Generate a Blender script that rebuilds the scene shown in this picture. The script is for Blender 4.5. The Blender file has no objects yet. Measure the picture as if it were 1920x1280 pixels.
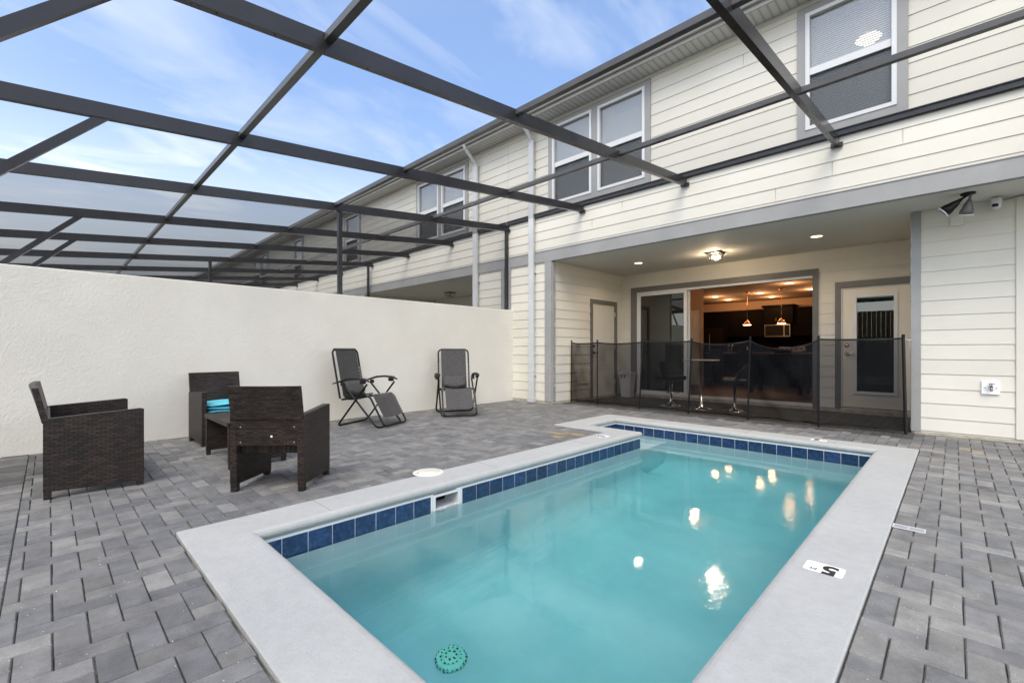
import bpy, bmesh, math, random
from mathutils import Vector, Matrix
random.seed(7)
C = bpy.context.scene.collection
sc = bpy.context.scene
R = math.radians

# ------------------------------------------------------------------ camera
CAM_H = 1.025
cd = bpy.data.cameras.new('camera'); cam = bpy.data.objects.new('camera', cd); C.objects.link(cam)
cam.location = (0, 0, CAM_H)
A = R(45.66)
# view direction (-cos A, sin A, 0); level camera with a vertical lens shift
cam.rotation_euler = (R(90), 0, math.atan2(math.cos(A), math.sin(A)))
cd.sensor_width = 36; cd.lens = 36 * 850 / 1920; cd.shift_y = 17 / 1920
cd.clip_start = 0.05; cd.clip_end = 2000
sc.camera = cam

# ------------------------------------------------------------------ sky, sun, exposure
w = bpy.data.worlds.new("World"); sc.world = w; w.use_nodes = True
nt = w.node_tree; N = nt.nodes; L = nt.links
for n in list(N): N.remove(n)
SUN_EL, SUN_AZ = 52, 150      # azimuth of the sun measured clockwise from +Y
out = N.new('ShaderNodeOutputWorld'); bg = N.new('ShaderNodeBackground')
sky = N.new('ShaderNodeTexSky'); sky.sky_type = 'NISHITA'; sky.sun_disc = False
sky.sun_elevation = R(SUN_EL); sky.sun_rotation = R(SUN_AZ); sky.air_density = 1.0; sky.dust_density = 0.8; sky.ozone_density = 1.6
tc = N.new('ShaderNodeTexCoord'); sx = N.new('ShaderNodeSeparateXYZ'); L.new(tc.outputs['Generated'], sx.inputs[0])
mz = N.new('ShaderNodeMath'); mz.operation = 'MAXIMUM'; mz.inputs[1].default_value = 0.0; L.new(sx.outputs['Z'], mz.inputs[0])
az_ = N.new('ShaderNodeMath'); az_.operation = 'ADD'; az_.inputs[1].default_value = 0.12; L.new(mz.outputs[0], az_.inputs[0])
dx = N.new('ShaderNodeMath'); dx.operation = 'DIVIDE'; L.new(sx.outputs['X'], dx.inputs[0]); L.new(az_.outputs[0], dx.inputs[1])
dy = N.new('ShaderNodeMath'); dy.operation = 'DIVIDE'; L.new(sx.outputs['Y'], dy.inputs[0]); L.new(az_.outputs[0], dy.inputs[1])
cx = N.new('ShaderNodeCombineXYZ'); L.new(dx.outputs[0], cx.inputs[0]); L.new(dy.outputs[0], cx.inputs[1])
mp = N.new('ShaderNodeMapping'); mp.inputs['Rotation'].default_value = (0, 0, R(38)); mp.inputs['Scale'].default_value = (1.0, 0.42, 1); L.new(cx.outputs[0], mp.inputs[0])
n1 = N.new('ShaderNodeTexNoise'); n1.inputs['Scale'].default_value = 3.0; n1.inputs['Detail'].default_value = 9; n1.inputs['Roughness'].default_value = 0.58; n1.inputs['Distortion'].default_value = 0.7
L.new(mp.outputs[0], n1.inputs['Vector'])
cr = N.new('ShaderNodeMapRange'); cr.inputs['From Min'].default_value = 0.50; cr.inputs['From Max'].default_value = 0.72; L.new(n1.outputs['Fac'], cr.inputs['Value'])
# thicker cloud veil towards the horizon
hz = N.new('ShaderNodeMapRange'); hz.inputs['From Min'].default_value = 0.03; hz.inputs['From Max'].default_value = 0.50; hz.inputs['To Min'].default_value = 0.92; hz.inputs['To Max'].default_value = 0.14
hz.interpolation_type = 'SMOOTHSTEP'; L.new(sx.outputs['Z'], hz.inputs['Value'])
ad = N.new('ShaderNodeMath'); ad.operation = 'MULTIPLY_ADD'; L.new(cr.outputs[0], ad.inputs[0]); ad.inputs[1].default_value = 0.48; L.new(hz.outputs[0], ad.inputs[2])
ad.use_clamp = True
mx = N.new('ShaderNodeMix'); mx.data_type = 'RGBA'; L.new(ad.outputs[0], mx.inputs['Factor'])
tint = N.new('ShaderNodeMix'); tint.data_type = 'RGBA'; tint.blend_type = 'MULTIPLY'; tint.inputs['Factor'].default_value = 1.0
L.new(sky.outputs[0], tint.inputs['A']); tint.inputs['B'].default_value = (1.42, 1.62, 1.86, 1)
L.new(tint.outputs['Result'], mx.inputs['A']); lo = N.new('ShaderNodeMapRange'); lo.interpolation_type = 'SMOOTHSTEP'; lo.inputs['From Min'].default_value = .10; lo.inputs['From Max'].default_value = .46; L.new(sx.outputs['Z'], lo.inputs['Value'])
cc = N.new('ShaderNodeMix'); cc.data_type = 'RGBA'; L.new(lo.outputs[0], cc.inputs['Factor']); cc.inputs['A'].default_value = (12.0, 12.6, 13.2, 1); cc.inputs['B'].default_value = (5.4, 6.0, 6.8, 1); L.new(cc.outputs['Result'], mx.inputs['B'])
# warm glow added to the unseen sun side of the sky, lighting facade and windows
sdv = Vector((math.sin(R(SUN_AZ)) * math.cos(R(SUN_EL)), math.cos(R(SUN_AZ)) * math.cos(R(SUN_EL)), math.sin(R(SUN_EL))))
dot = N.new('ShaderNodeVectorMath'); dot.operation = 'DOT_PRODUCT'; L.new(tc.outputs['Generated'], dot.inputs[0]); dot.inputs[1].default_value = sdv
gm = N.new('ShaderNodeMath'); gm.operation = 'MAXIMUM'; gm.inputs[1].default_value = 0; L.new(dot.outputs['Value'], gm.inputs[0])
gp = N.new('ShaderNodeMath'); gp.operation = 'POWER'; gp.inputs[1].default_value = 1.2; L.new(gm.outputs[0], gp.inputs[0])
gl_ = N.new('ShaderNodeMix'); gl_.data_type = 'RGBA'; gl_.blend_type = 'ADD'; L.new(gp.outputs[0], gl_.inputs['Factor']); L.new(mx.outputs['Result'], gl_.inputs['A']); gl_.inputs['B'].default_value = (6.6, 5.6, 4.1, 1)
L.new(gl_.outputs['Result'], bg.inputs['Color']); bg.inputs['Strength'].default_value = 0.10
L.new(bg.outputs[0], out.inputs['Surface'])

sd = bpy.data.lights.new('sun', 'SUN'); sd.energy = 1.5; sd.angle = R(32); sd.color = (1.0, 0.90, 0.72)
sun = bpy.data.objects.new('sun', sd); C.objects.link(sun)
se, sa = R(SUN_EL), R(SUN_AZ)
sdir = Vector((math.sin(sa) * math.cos(se), math.cos(sa) * math.cos(se), math.sin(se)))
sun.rotation_euler = sdir.to_track_quat('Z', 'Y').to_euler()
sc.view_settings.view_transform = 'Standard'; sc.view_settings.look = 'None'
sc.view_settings.exposure = 1.08; sc.view_settings.gamma = 1
sc.render.engine = 'CYCLES'
sc.cycles.use_denoising = True
sc.cycles.max_bounces = 12; sc.cycles.diffuse_bounces = 6; sc.cycles.glossy_bounces = 4; sc.cycles.transmission_bounces = 8
sc.cycles.transparent_max_bounces = 24; sc.cycles.sample_clamp_indirect = 6
sc.cycles.caustics_reflective = False; sc.cycles.caustics_refractive = True

# ------------------------------------------------------------------ materials
def mat(name, col=(.5, .5, .5), rough=.6, metal=0.0, **k):
    m = bpy.data.materials.new(name); m.use_nodes = True
    p = m.node_tree.nodes['Principled BSDF']
    p.inputs['Base Color'].default_value = (*col, 1); p.inputs['Roughness'].default_value = rough; p.inputs['Metallic'].default_value = metal
    for a, b in k.items(): p.inputs[a.replace('_', ' ')].default_value = b
    return m
def nodes(m): return m.node_tree.nodes, m.node_tree.links, m.node_tree.nodes['Principled BSDF']
def coords(m, kind='Object', scale=(1, 1, 1)):
    N, L, p = nodes(m); t = N.new('ShaderNodeTexCoord'); mp = N.new('ShaderNodeMapping'); mp.inputs['Scale'].default_value = scale
    L.new(t.outputs[kind], mp.inputs[0]); return mp.outputs[0]
def noise(m, vec, scale, detail=4, rough=.55):
    N, L, p = nodes(m); n = N.new('ShaderNodeTexNoise'); n.inputs['Scale'].default_value = scale; n.inputs['Detail'].default_value = detail; n.inputs['Roughness'].default_value = rough
    L.new(vec, n.inputs['Vector']); return n.outputs['Fac']
def ramp(m, fac, stops):
    N, L, p = nodes(m); r = N.new('ShaderNodeValToRGB'); L.new(fac, r.inputs[0])
    e = r.color_ramp.elements
    e[0].position, e[0].color = stops[0][0], (*stops[0][1], 1); e[1].position, e[1].color = stops[-1][0], (*stops[-1][1], 1)
    for s, c in stops[1:-1]:
        q = e.new(s); q.color = (*c, 1)
    return r.outputs[0]
def mixc(m, fac, a, b, mode='MIX'):
    N, L, p = nodes(m); x = N.new('ShaderNodeMix'); x.data_type = 'RGBA'; x.blend_type = mode
    for s, v in (('Factor', fac), ('A', a), ('B', b)):
        if isinstance(v, (int, float)): x.inputs[s].default_value = v
        elif isinstance(v, tuple): x.inputs[s].default_value = (*v, 1)
        else: L.new(v, x.inputs[s])
    return x.outputs['Result']
def setcol(m, sock): nodes(m)[1].new(sock, nodes(m)[2].inputs['Base Color'])
def bump(m, sock, strength=.3, dist=.01, prev=None):
    N, L, p = nodes(m); b = N.new('ShaderNodeBump'); b.inputs['Strength'].default_value = strength; b.inputs['Distance'].default_value = dist
    L.new(sock, b.inputs['Height'])
    if prev: L.new(prev, b.inputs['Normal'])
    L.new(b.outputs[0], p.inputs['Normal']); return b.outputs[0]
def vary(m, a, b, scale=2, detail=4, sc3=(1, 1, 1)):
    v = coords(m, scale=sc3); f = noise(m, v, scale, detail); setcol(m, ramp(m, f, [(.3, a), (.7, b)])); return v

M = {}
# stucco
m = M['stucco'] = mat('stucco', rough=.9)
v = vary(m, (.660, .632, .562), (.715, .69, .618), 1.3, 5)
N_, L_, p_ = nodes(m)
b1 = noise(m, v, 46, 6, .66); b2 = noise(m, v, 95, 4, .6)
bump(m, b2, .4, .006, bump(m, b1, .85, .008))
# siding
def siding_mat(name, a, b):
    m = mat(name, rough=.55)
    v = coords(m); f = noise(m, v, 1.1, 5)
    base = ramp(m, f, [(.3, a), (.7, b)])
    N_, L_, p_ = nodes(m)
    g = N_.new('ShaderNodeNewGeometry')
    rr = ramp(m, g.outputs['Random Per Island'], [(0, (.93, .93, .93)), (1, (1, 1, 1))])
    setcol(m, mixc(m, 1.0, base, rr, 'MULTIPLY'))
    g2 = coords(m, scale=(3, 3, 40)); bump(m, noise(m, g2, 6, 4), .12, .003)
    return m
M['siding'] = siding_mat('siding', (.625, .600, .527), (.685, .66, .583))
M['lanai_siding'] = M['siding']
m = M['trim'] = mat('grey trim', rough=.5); v = vary(m, (.275, .275, .27), (.315, .316, .312), 3); bump(m, noise(m, v, 60, 3), .08, .002)
m = M['doortrim'] = mat('dark grey door trim', rough=.5); v = vary(m, (.125, .122, .115), (.155, .152, .145), 3)
m = M['soffit'] = mat('painted soffit', rough=.75); v = vary(m, (.60, .59, .54), (.66, .65, .60), .8); bump(m, noise(m, v, 90, 3), .15, .003)
m = M['white'] = mat('white vinyl', (.66, .665, .67), .35)
m = M['doorwhite'] = mat('door paint', rough=.4); vary(m, (.68, .64, .54), (.72, .68, .58), 2)
m = M['gutter'] = mat('gutter metal', rough=.38); vary(m, (.36, .345, .32), (.42, .405, .38), 1.5)
m = M['eave'] = mat('vented soffit', rough=.6)
v = coords(m); N_, L_, p_ = nodes(m)
wv = N_.new('ShaderNodeTexWave'); wv.inputs['Scale'].default_value = 3.2; wv.bands_direction = 'X'; L_.new(v, wv.inputs[0])
setcol(m, ramp(m, wv.outputs['Fac'], [(.0, (.40, .39, .37)), (.25, (.60, .585, .56)), (1, (.64, .625, .60))]))
m = M['spout'] = mat('downspout paint', rough=.4); vary(m, (.50, .515, .52), (.56, .575, .58), 3)
m = M['bronze'] = mat('bronze aluminium', rough=.24, Specular_IOR_Level=.42); v = vary(m, (.022, .022, .025), (.031, .031, .034), 4)
m = M['purlin'] = mat('lightened bronze aluminium', rough=.30); v = vary(m, (.050, .049, .047), (.075, .073, .068), 6)  # base lightened to stand in for light catching the purlin faces
m = M['bronzedirty'] = mat('stained bronze aluminium', rough=.55)
v = coords(m); setcol(m, ramp(m, noise(m, v, 25, 5, .7), [(.52, (.03, .03, .032)), (.68, (.11, .10, .07))]))
m = M['black'] = mat('black powder coat', (.006, .006, .0065), .4, Specular_IOR_Level=.3)
m = M['blackplastic'] = mat('black plastic', (.008, .008, .0085), .45, Specular_IOR_Level=.35)
m = M['chrome'] = mat('chrome', (.75, .75, .76), .09, 1.0)
m = M['steel'] = mat('brushed steel', (.55, .54, .52), .28, 1.0)
m = M['foundation'] = mat('concrete foundation', rough=.9)
v = coords(m); setcol(m, mixc(m, ramp(m, noise(m, v, 5, 6, .7), [(.56, (0, 0, 0)), (.68, (.8, .8, .8))]), ramp(m, noise(m, v, 14, 5), [(.3, (.30, .27, .21)), (.7, (.48, .44, .36))]), (.25, .27, .10)))
bump(m, noise(m, v, 30, 5), .5, .01)
# pavers: colour attribute per paver, cloudy variation and pale aggregate specks
m = M['paver'] = mat('concrete paver', rough=.85)
N_, L_, p_ = nodes(m); v = coords(m)
at = N_.new('ShaderNodeAttribute'); at.attribute_name = 'tone'
cl = ramp(m, noise(m, v, 9, 6, .65), [(.25, (.64, .64, .65)), (.75, (1.32, 1.31, 1.28))])
c1 = mixc(m, 1.0, at.outputs['Color'], cl, 'MULTIPLY')
fine = ramp(m, noise(m, v, 190, 2), [(.3, (.86, .86, .86)), (.7, (1.12, 1.12, 1.12))])
c1 = mixc(m, 1.0, c1, fine, 'MULTIPLY')
vo = N_.new('ShaderNodeTexVoronoi'); vo.inputs['Scale'].default_value = 42; vo.inputs['Randomness'].default_value = 1; L_.new(v, vo.inputs['Vector'])
sp = N_.new('ShaderNodeMath'); sp.operation = 'LESS_THAN'; sp.inputs[1].default_value = .085; L_.new(vo.outputs['Distance'], sp.inputs[0])
sel = N_.new('ShaderNodeMath'); sel.operation = 'GREATER_THAN'; sel.inputs[1].default_value = .72
sc_ = N_.new('ShaderNodeSeparateColor'); L_.new(vo.outputs['Color'], sc_.inputs[0]); L_.new(sc_.outputs[0], sel.inputs[0])
mu = N_.new('ShaderNodeMath'); mu.operation = 'MULTIPLY'; L_.new(sp.outputs[0], mu.inputs[0]); L_.new(sel.outputs[0], mu.inputs[1])
c1 = mixc(m, mu.outputs[0], c1, (.55, .54, .52))
dirt = ramp(m, noise(m, v, 1.6, 7, .7), [(.60, (1, 1, 1)), (.74, (.45, .42, .36))])
c1 = mixc(m, .55, c1, dirt, 'MULTIPLY')
setcol(m, c1); bump(m, noise(m, v, 120, 4, .7), .3, .004)
m = M['sand'] = mat('joint sand', rough=1.0)
v = coords(m); N_, L_, p_ = nodes(m)
setcol(m, mixc(m, ramp(m, noise(m, v, 4, 5), [(.45, (0, 0, 0)), (.6, (1, 1, 1))]), (.06, .056, .05), ramp(m, noise(m, v, 260, 2), [(.35, (.09, .08, .065)), (.7, (.42, .39, .33))])))
# coping
m = M['coping'] = mat('pool coping', rough=.8)
v = coords(m); c1 = ramp(m, noise(m, v, 1.4, 5), [(.3, (.350, .356, .350)), (.7, (.40, .405, .397))])
c1 = mixc(m, 1.0, c1, ramp(m, noise(m, v, 220, 2), [(.28, (.8, .8, .8)), (.42, (1, 1, 1))]), 'MULTIPLY')
c1 = mixc(m, 1.0, c1, ramp(m, noise(m, coords(m, scale=(1, 1, 1)), 17, 6, .75), [(.3, (.92, .92, .92)), (.7, (1.05, 1.05, 1.05))]), 'MULTIPLY')
st = ramp(m, noise(m, v, 36, 6, .8), [(.67, (1, 1, 1)), (.76, (.50, .47, .42))])
setcol(m, mixc(m, .7, c1, st, 'MULTIPLY')); bump(m, noise(m, v, 55, 6, .75), .7, .006)
m = M['tile'] = mat('blue glazed tile', rough=.16)
v = coords(m); N_, L_, p_ = nodes(m); at = N_.new('ShaderNodeAttribute'); at.attribute_name = 'tone'
c1 = ramp(m, noise(m, v, 34, 6, .7), [(.28, (.006, .014, .040)), (.5, (.014, .036, .095)), (.75, (.045, .095, .19))])
setcol(m, mixc(m, 1.0, c1, at.outputs['Color'], 'MULTIPLY')); bump(m, noise(m, v, 40, 4), .1, .003)
M['grout'] = mat('white grout', (.72, .74, .74), .8)
m = M['plaster'] = mat('pool plaster', rough=.8); v = coords(m)
c1 = ramp(m, noise(m, v, 1.5, 7, .62), [(.30, (.52, .66, .68)), (.70, (.70, .80, .81))])
setcol(m, c1)
# water: refracting surface over an absorbing body
m = M['water'] = bpy.data.materials.new('pool water'); m.use_nodes = True
N_ = m.node_tree.nodes; L_ = m.node_tree.links
p = N_['Principled BSDF']; p.inputs['Base Color'].default_value = (1, 1, 1, 1); p.inputs['Roughness'].default_value = .0; p.inputs['IOR'].default_value = 1.333; p.inputs['Transmission Weight'].default_value = 1
v = coords(m, scale=(1, 1, 1))
bw = N_.new('ShaderNodeTexNoise'); bw.inputs['Scale'].default_value = 5.5; bw.inputs['Detail'].default_value = 5; bw.inputs['Roughness'].default_value = .5; bw.inputs['Distortion'].default_value = .6; L_.new(v, bw.inputs['Vector'])
b = N_.new('ShaderNodeBump'); b.inputs['Strength'].default_value = .10; b.inputs['Distance'].default_value = .010; L_.new(bw.outputs['Fac'], b.inputs['Height'])
fw = noise(m, coords(m, scale=(1.3, 1, 1)), 30, 3, .55); b2 = N_.new('ShaderNodeBump'); tw = N_.new('ShaderNodeTexCoord'); sw = N_.new('ShaderNodeSeparateXYZ'); L_.new(tw.outputs['Object'], sw.inputs[0]); mw = N_.new('ShaderNodeMapRange'); mw.interpolation_type = 'SMOOTHSTEP'; mw.inputs['From Min'].default_value = -1.45; mw.inputs['From Max'].default_value = -.7; mw.inputs['To Min'].default_value = .05; mw.inputs['To Max'].default_value = .38; L_.new(sw.outputs['X'], mw.inputs['Value']); L_.new(mw.outputs[0], b2.inputs['Strength']); b2.inputs['Distance'].default_value = .0024; L_.new(fw, b2.inputs['Height']); L_.new(b.outputs[0], b2.inputs['Normal']); L_.new(b2.outputs[0], p.inputs['Normal'])
va = N_.new('ShaderNodeVolumeAbsorption'); va.inputs['Color'].default_value = (.09, .79, .83, 1); va.inputs['Density'].default_value = .38
L_.new(va.outputs[0], N_['Material Output'].inputs['Volume'])
# mesh fabrics: see-through weave whose cover grows with the slant at which the threads are crossed
def mesh_mat(name, cover, col, rough=.7):
    m = bpy.data.materials.new(name); m.use_nodes = True; N = m.node_tree.nodes; L = m.node_tree.links
    N.remove(N['Principled BSDF']); p = N.new('ShaderNodeBsdfDiffuse'); p.inputs['Color'].default_value = (*col, 1)
    lw = N.new('ShaderNodeLayerWeight'); lw.inputs['Blend'].default_value = .5      # facing = 1 - cos
    c = N.new('ShaderNodeMath'); c.operation = 'SUBTRACT'; c.inputs[0].default_value = 1.0; L.new(lw.outputs['Facing'], c.inputs[1])
    cm = N.new('ShaderNodeMath'); cm.operation = 'MAXIMUM'; cm.inputs[1].default_value = .015; L.new(c.outputs[0], cm.inputs[0])
    iv = N.new('ShaderNodeMath'); iv.operation = 'DIVIDE'; iv.inputs[0].default_value = 1.0; L.new(cm.outputs[0], iv.inputs[1])
    pw = N.new('ShaderNodeMath'); pw.operation = 'POWER'; pw.inputs[0].default_value = 1 - cover; L.new(iv.outputs[0], pw.inputs[1])
    tr = N.new('ShaderNodeBsdfTransparent'); mxs = N.new('ShaderNodeMixShader')
    L.new(pw.outputs[0], mxs.inputs[0]); L.new(p.outputs[0], mxs.inputs[1]); L.new(tr.outputs[0], mxs.inputs[2])
    L.new(mxs.outputs[0], N['Material Output'].inputs['Surface']); return m
M['farscreen'] = mesh_mat('weathered insect screen', .23, (.055, .053, .052)); M['screen'] = mesh_mat('insect screen', .115, (.06, .058, .057))
M['fencemesh'] = mesh_mat('pool fence mesh', .63, (.010, .0105, .012))
M['winscreen'] = mesh_mat('window screen', .36, (.03, .032, .034))
# glass
def glass_mat(name, tint=(1, 1, 1)):
    m = bpy.data.materials.new(name); m.use_nodes = True; N = m.node_tree.nodes; L = m.node_tree.links
    N.remove(N['Principled BSDF'])
    tr = N.new('ShaderNodeBsdfTransparent'); tr.inputs[0].default_value = (*tint, 1); gl = N.new('ShaderNodeBsdfGlossy'); gl.inputs['Roughness'].default_value = 0.0
    fr = N.new('ShaderNodeFresnel'); gg = N.new('ShaderNodeNewGeometry')
    mr = N.new('ShaderNodeMapRange'); mr.inputs['To Min'].default_value = 1.6; mr.inputs['To Max'].default_value = 1 / 1.6; L.new(gg.outputs['Backfacing'], mr.inputs['Value']); L.new(mr.outputs[0], fr.inputs[0])
    mu = N.new('ShaderNodeMath'); mu.operation = 'MULTIPLY'; mu.inputs[1].default_value = 1.6; mu.use_clamp = True; L.new(fr.outputs[0], mu.inputs[0])
    ms = N.new('ShaderNodeMixShader'); L.new(mu.outputs[0], ms.inputs[0]); L.new(tr.outputs[0], ms.inputs[1]); L.new(gl.outputs[0], ms.inputs[2])
    L.new(ms.outputs[0], N['Material Output'].inputs['Surface']); return m
M['glass'] = glass_mat('window glass', (.86, .87, .87))
M['tinted'] = glass_mat('tinted door glass', (.34, .42, .38))
# wicker
def wicker(name, horizontal=False):
    m = mat(name, rough=.42, Specular_IOR_Level=.30); N, L, p = nodes(m)
    t = N.new('ShaderNodeTexCoord'); s = N.new('ShaderNodeSeparateXYZ'); L.new(t.outputs['Object'], s.inputs[0])
    cb = N.new('ShaderNodeCombineXYZ')
    if horizontal: L.new(s.outputs['X'], cb.inputs[0]); L.new(s.outputs['Y'], cb.inputs[1])
    else:
        a = N.new('ShaderNodeMath'); L.new(s.outputs['X'], a.inputs[0]); L.new(s.outputs['Y'], a.inputs[1]); L.new(a.outputs[0], cb.inputs[0]); L.new(s.outputs['Z'], cb.inputs[1])
    br = N.new('ShaderNodeTexBrick'); br.inputs['Scale'].default_value = 1; br.inputs['Brick Width'].default_value = .048; br.inputs['Row Height'].default_value = .0155
    br.inputs['Mortar Size'].default_value = .0030; br.inputs['Mortar Smooth'].default_value = .8
    br.inputs['Color1'].default_value = (.042, .028, .022, 1); br.inputs['Color2'].default_value = (.012, .009, .008, 1); br.inputs['Mortar'].default_value = (.001, .001, .001, 1)
    L.new(cb.outputs[0], br.inputs['Vector'])
    big = ramp(m, noise(m, t.outputs['Object'], 7, 4), [(.3, (.7, .7, .72)), (.7, (1.35, 1.3, 1.25))])
    setcol(m, mixc(m, 1.0, br.outputs['Color'], big, 'MULTIPLY'))
    iv = N.new('ShaderNodeMath'); iv.operation = 'SUBTRACT'; iv.inputs[0].default_value = 1; L.new(br.outputs['Fac'], iv.inputs[1])
    bump(m, iv.outputs[0], .8, .004); return m
M['wicker'] = wicker('woven resin wicker'); M['wickertop'] = wicker('woven resin wicker top', True)
m = M['sling'] = mat('charcoal sling fabric', rough=.8)
v = coords(m, scale=(1, 1, .12)); f1 = noise(m, v, 130, 3); v2 = coords(m, scale=(1, .12, 1)); f2 = noise(m, v2, 150, 3)
setcol(m, mixc(m, .5, ramp(m, f1, [(.3, (.012, .012, .012)), (.7, (.105, .10, .098))]), ramp(m, f2, [(.3, (.018, .017, .017)), (.7, (.085, .082, .08))])))
M['cord'] = mat('pale bungee cord', (.62, .62, .62), .6)
m = M['teal1'] = mat('aqua cushion fabric', (.10, .46, .56), .85); bump(m, noise(m, coords(m), 140, 3), .3, .003)
m = M['stone'] = mat('speckled table top', rough=.3); v = coords(m); setcol(m, ramp(m, noise(m, v, 45, 5, .7), [(.35, (.25, .24, .23)), (.6, (.6, .59, .57))]))
M['vinylblack'] = mat('black seat vinyl', (.006, .006, .007), .35, Specular_IOR_Level=.3)
M['bingrey'] = mat('grey plastic bin', (.50, .49, .50), .5)
M['greyscreen'] = mat('blind slats', (.80, .805, .80), .5)
M['darkroom'] = mat('dim room', (.30, .32, .33), .9)
m = M['wood'] = mat('brown fence boards', rough=.8); v = coords(m, scale=(6, 6, .6)); setcol(m, ramp(m, noise(m, v, 3, 5), [(.3, (.10, .045, .025)), (.7, (.20, .09, .05))]))
M['cabinet'] = mat('espresso cabinet', (.003, .0022, .0018), .6, Specular_IOR_Level=.08)
m = M['counter'] = mat('kitchen counter', rough=.25); v = coords(m); setcol(m, ramp(m, noise(m, v, 40, 5), [(.35, (.10, .07, .05)), (.65, (.35, .28, .2))]))
M['peach'] = mat('interior paint', (.50, .37, .27), .8)
M['ceilpaint'] = mat('interior ceiling paint', (.36, .28, .22), .85)
m = M['floorwood'] = mat('interior floor tile', rough=.35); vary(m, (.06, .035, .028), (.09, .055, .042), 2)
M['copper'] = mat('copper shade', (.75, .38, .22), .22, 1.0)
m = M['shingle'] = mat('roof shingle', rough=.9); vary(m, (.09, .085, .08), (.14, .13, .125), 6)
M['lid'] = mat('skimmer lid plastic', (.62, .60, .52), .45)
M['markerwhite'] = mat('marker vinyl', (.85, .86, .86), .35)
M['markerblack'] = mat('marker ink', (.012, .012, .014), .5)
M['markergrey'] = mat('worn marker ink', (.09, .09, .095), .6)
M['brass'] = mat('spigot metal', (.18, .15, .12), .35, 1.0)
M['lens'] = mat('lamp lens', (.72, .73, .70), .25)
M['aqua'] = mat('aqua plastic grate', (.50, .90, .74), .5)
def emit(name, col, s):
    m = bpy.data.materials.new(name); m.use_nodes = True; N = m.node_tree.nodes; N.remove(N['Principled BSDF'])
    e = N.new('ShaderNodeEmission'); e.inputs[0].default_value = (*col, 1); e.inputs[1].default_value = s
    m.node_tree.links.new(e.outputs[0], N['Material Output'].inputs['Surface']); return m
M['lit'] = emit('lit lamp', (1, .66, .34), 2.6)
M['litin'] = emit('lit interior lamp', (1, .68, .38), 9)
M['litbulb'] = emit('lit bulb', (1, .70, .40), 12)
M['litglow'] = emit('bedroom lamp glow', (1, .84, .58), 3.0)

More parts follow.
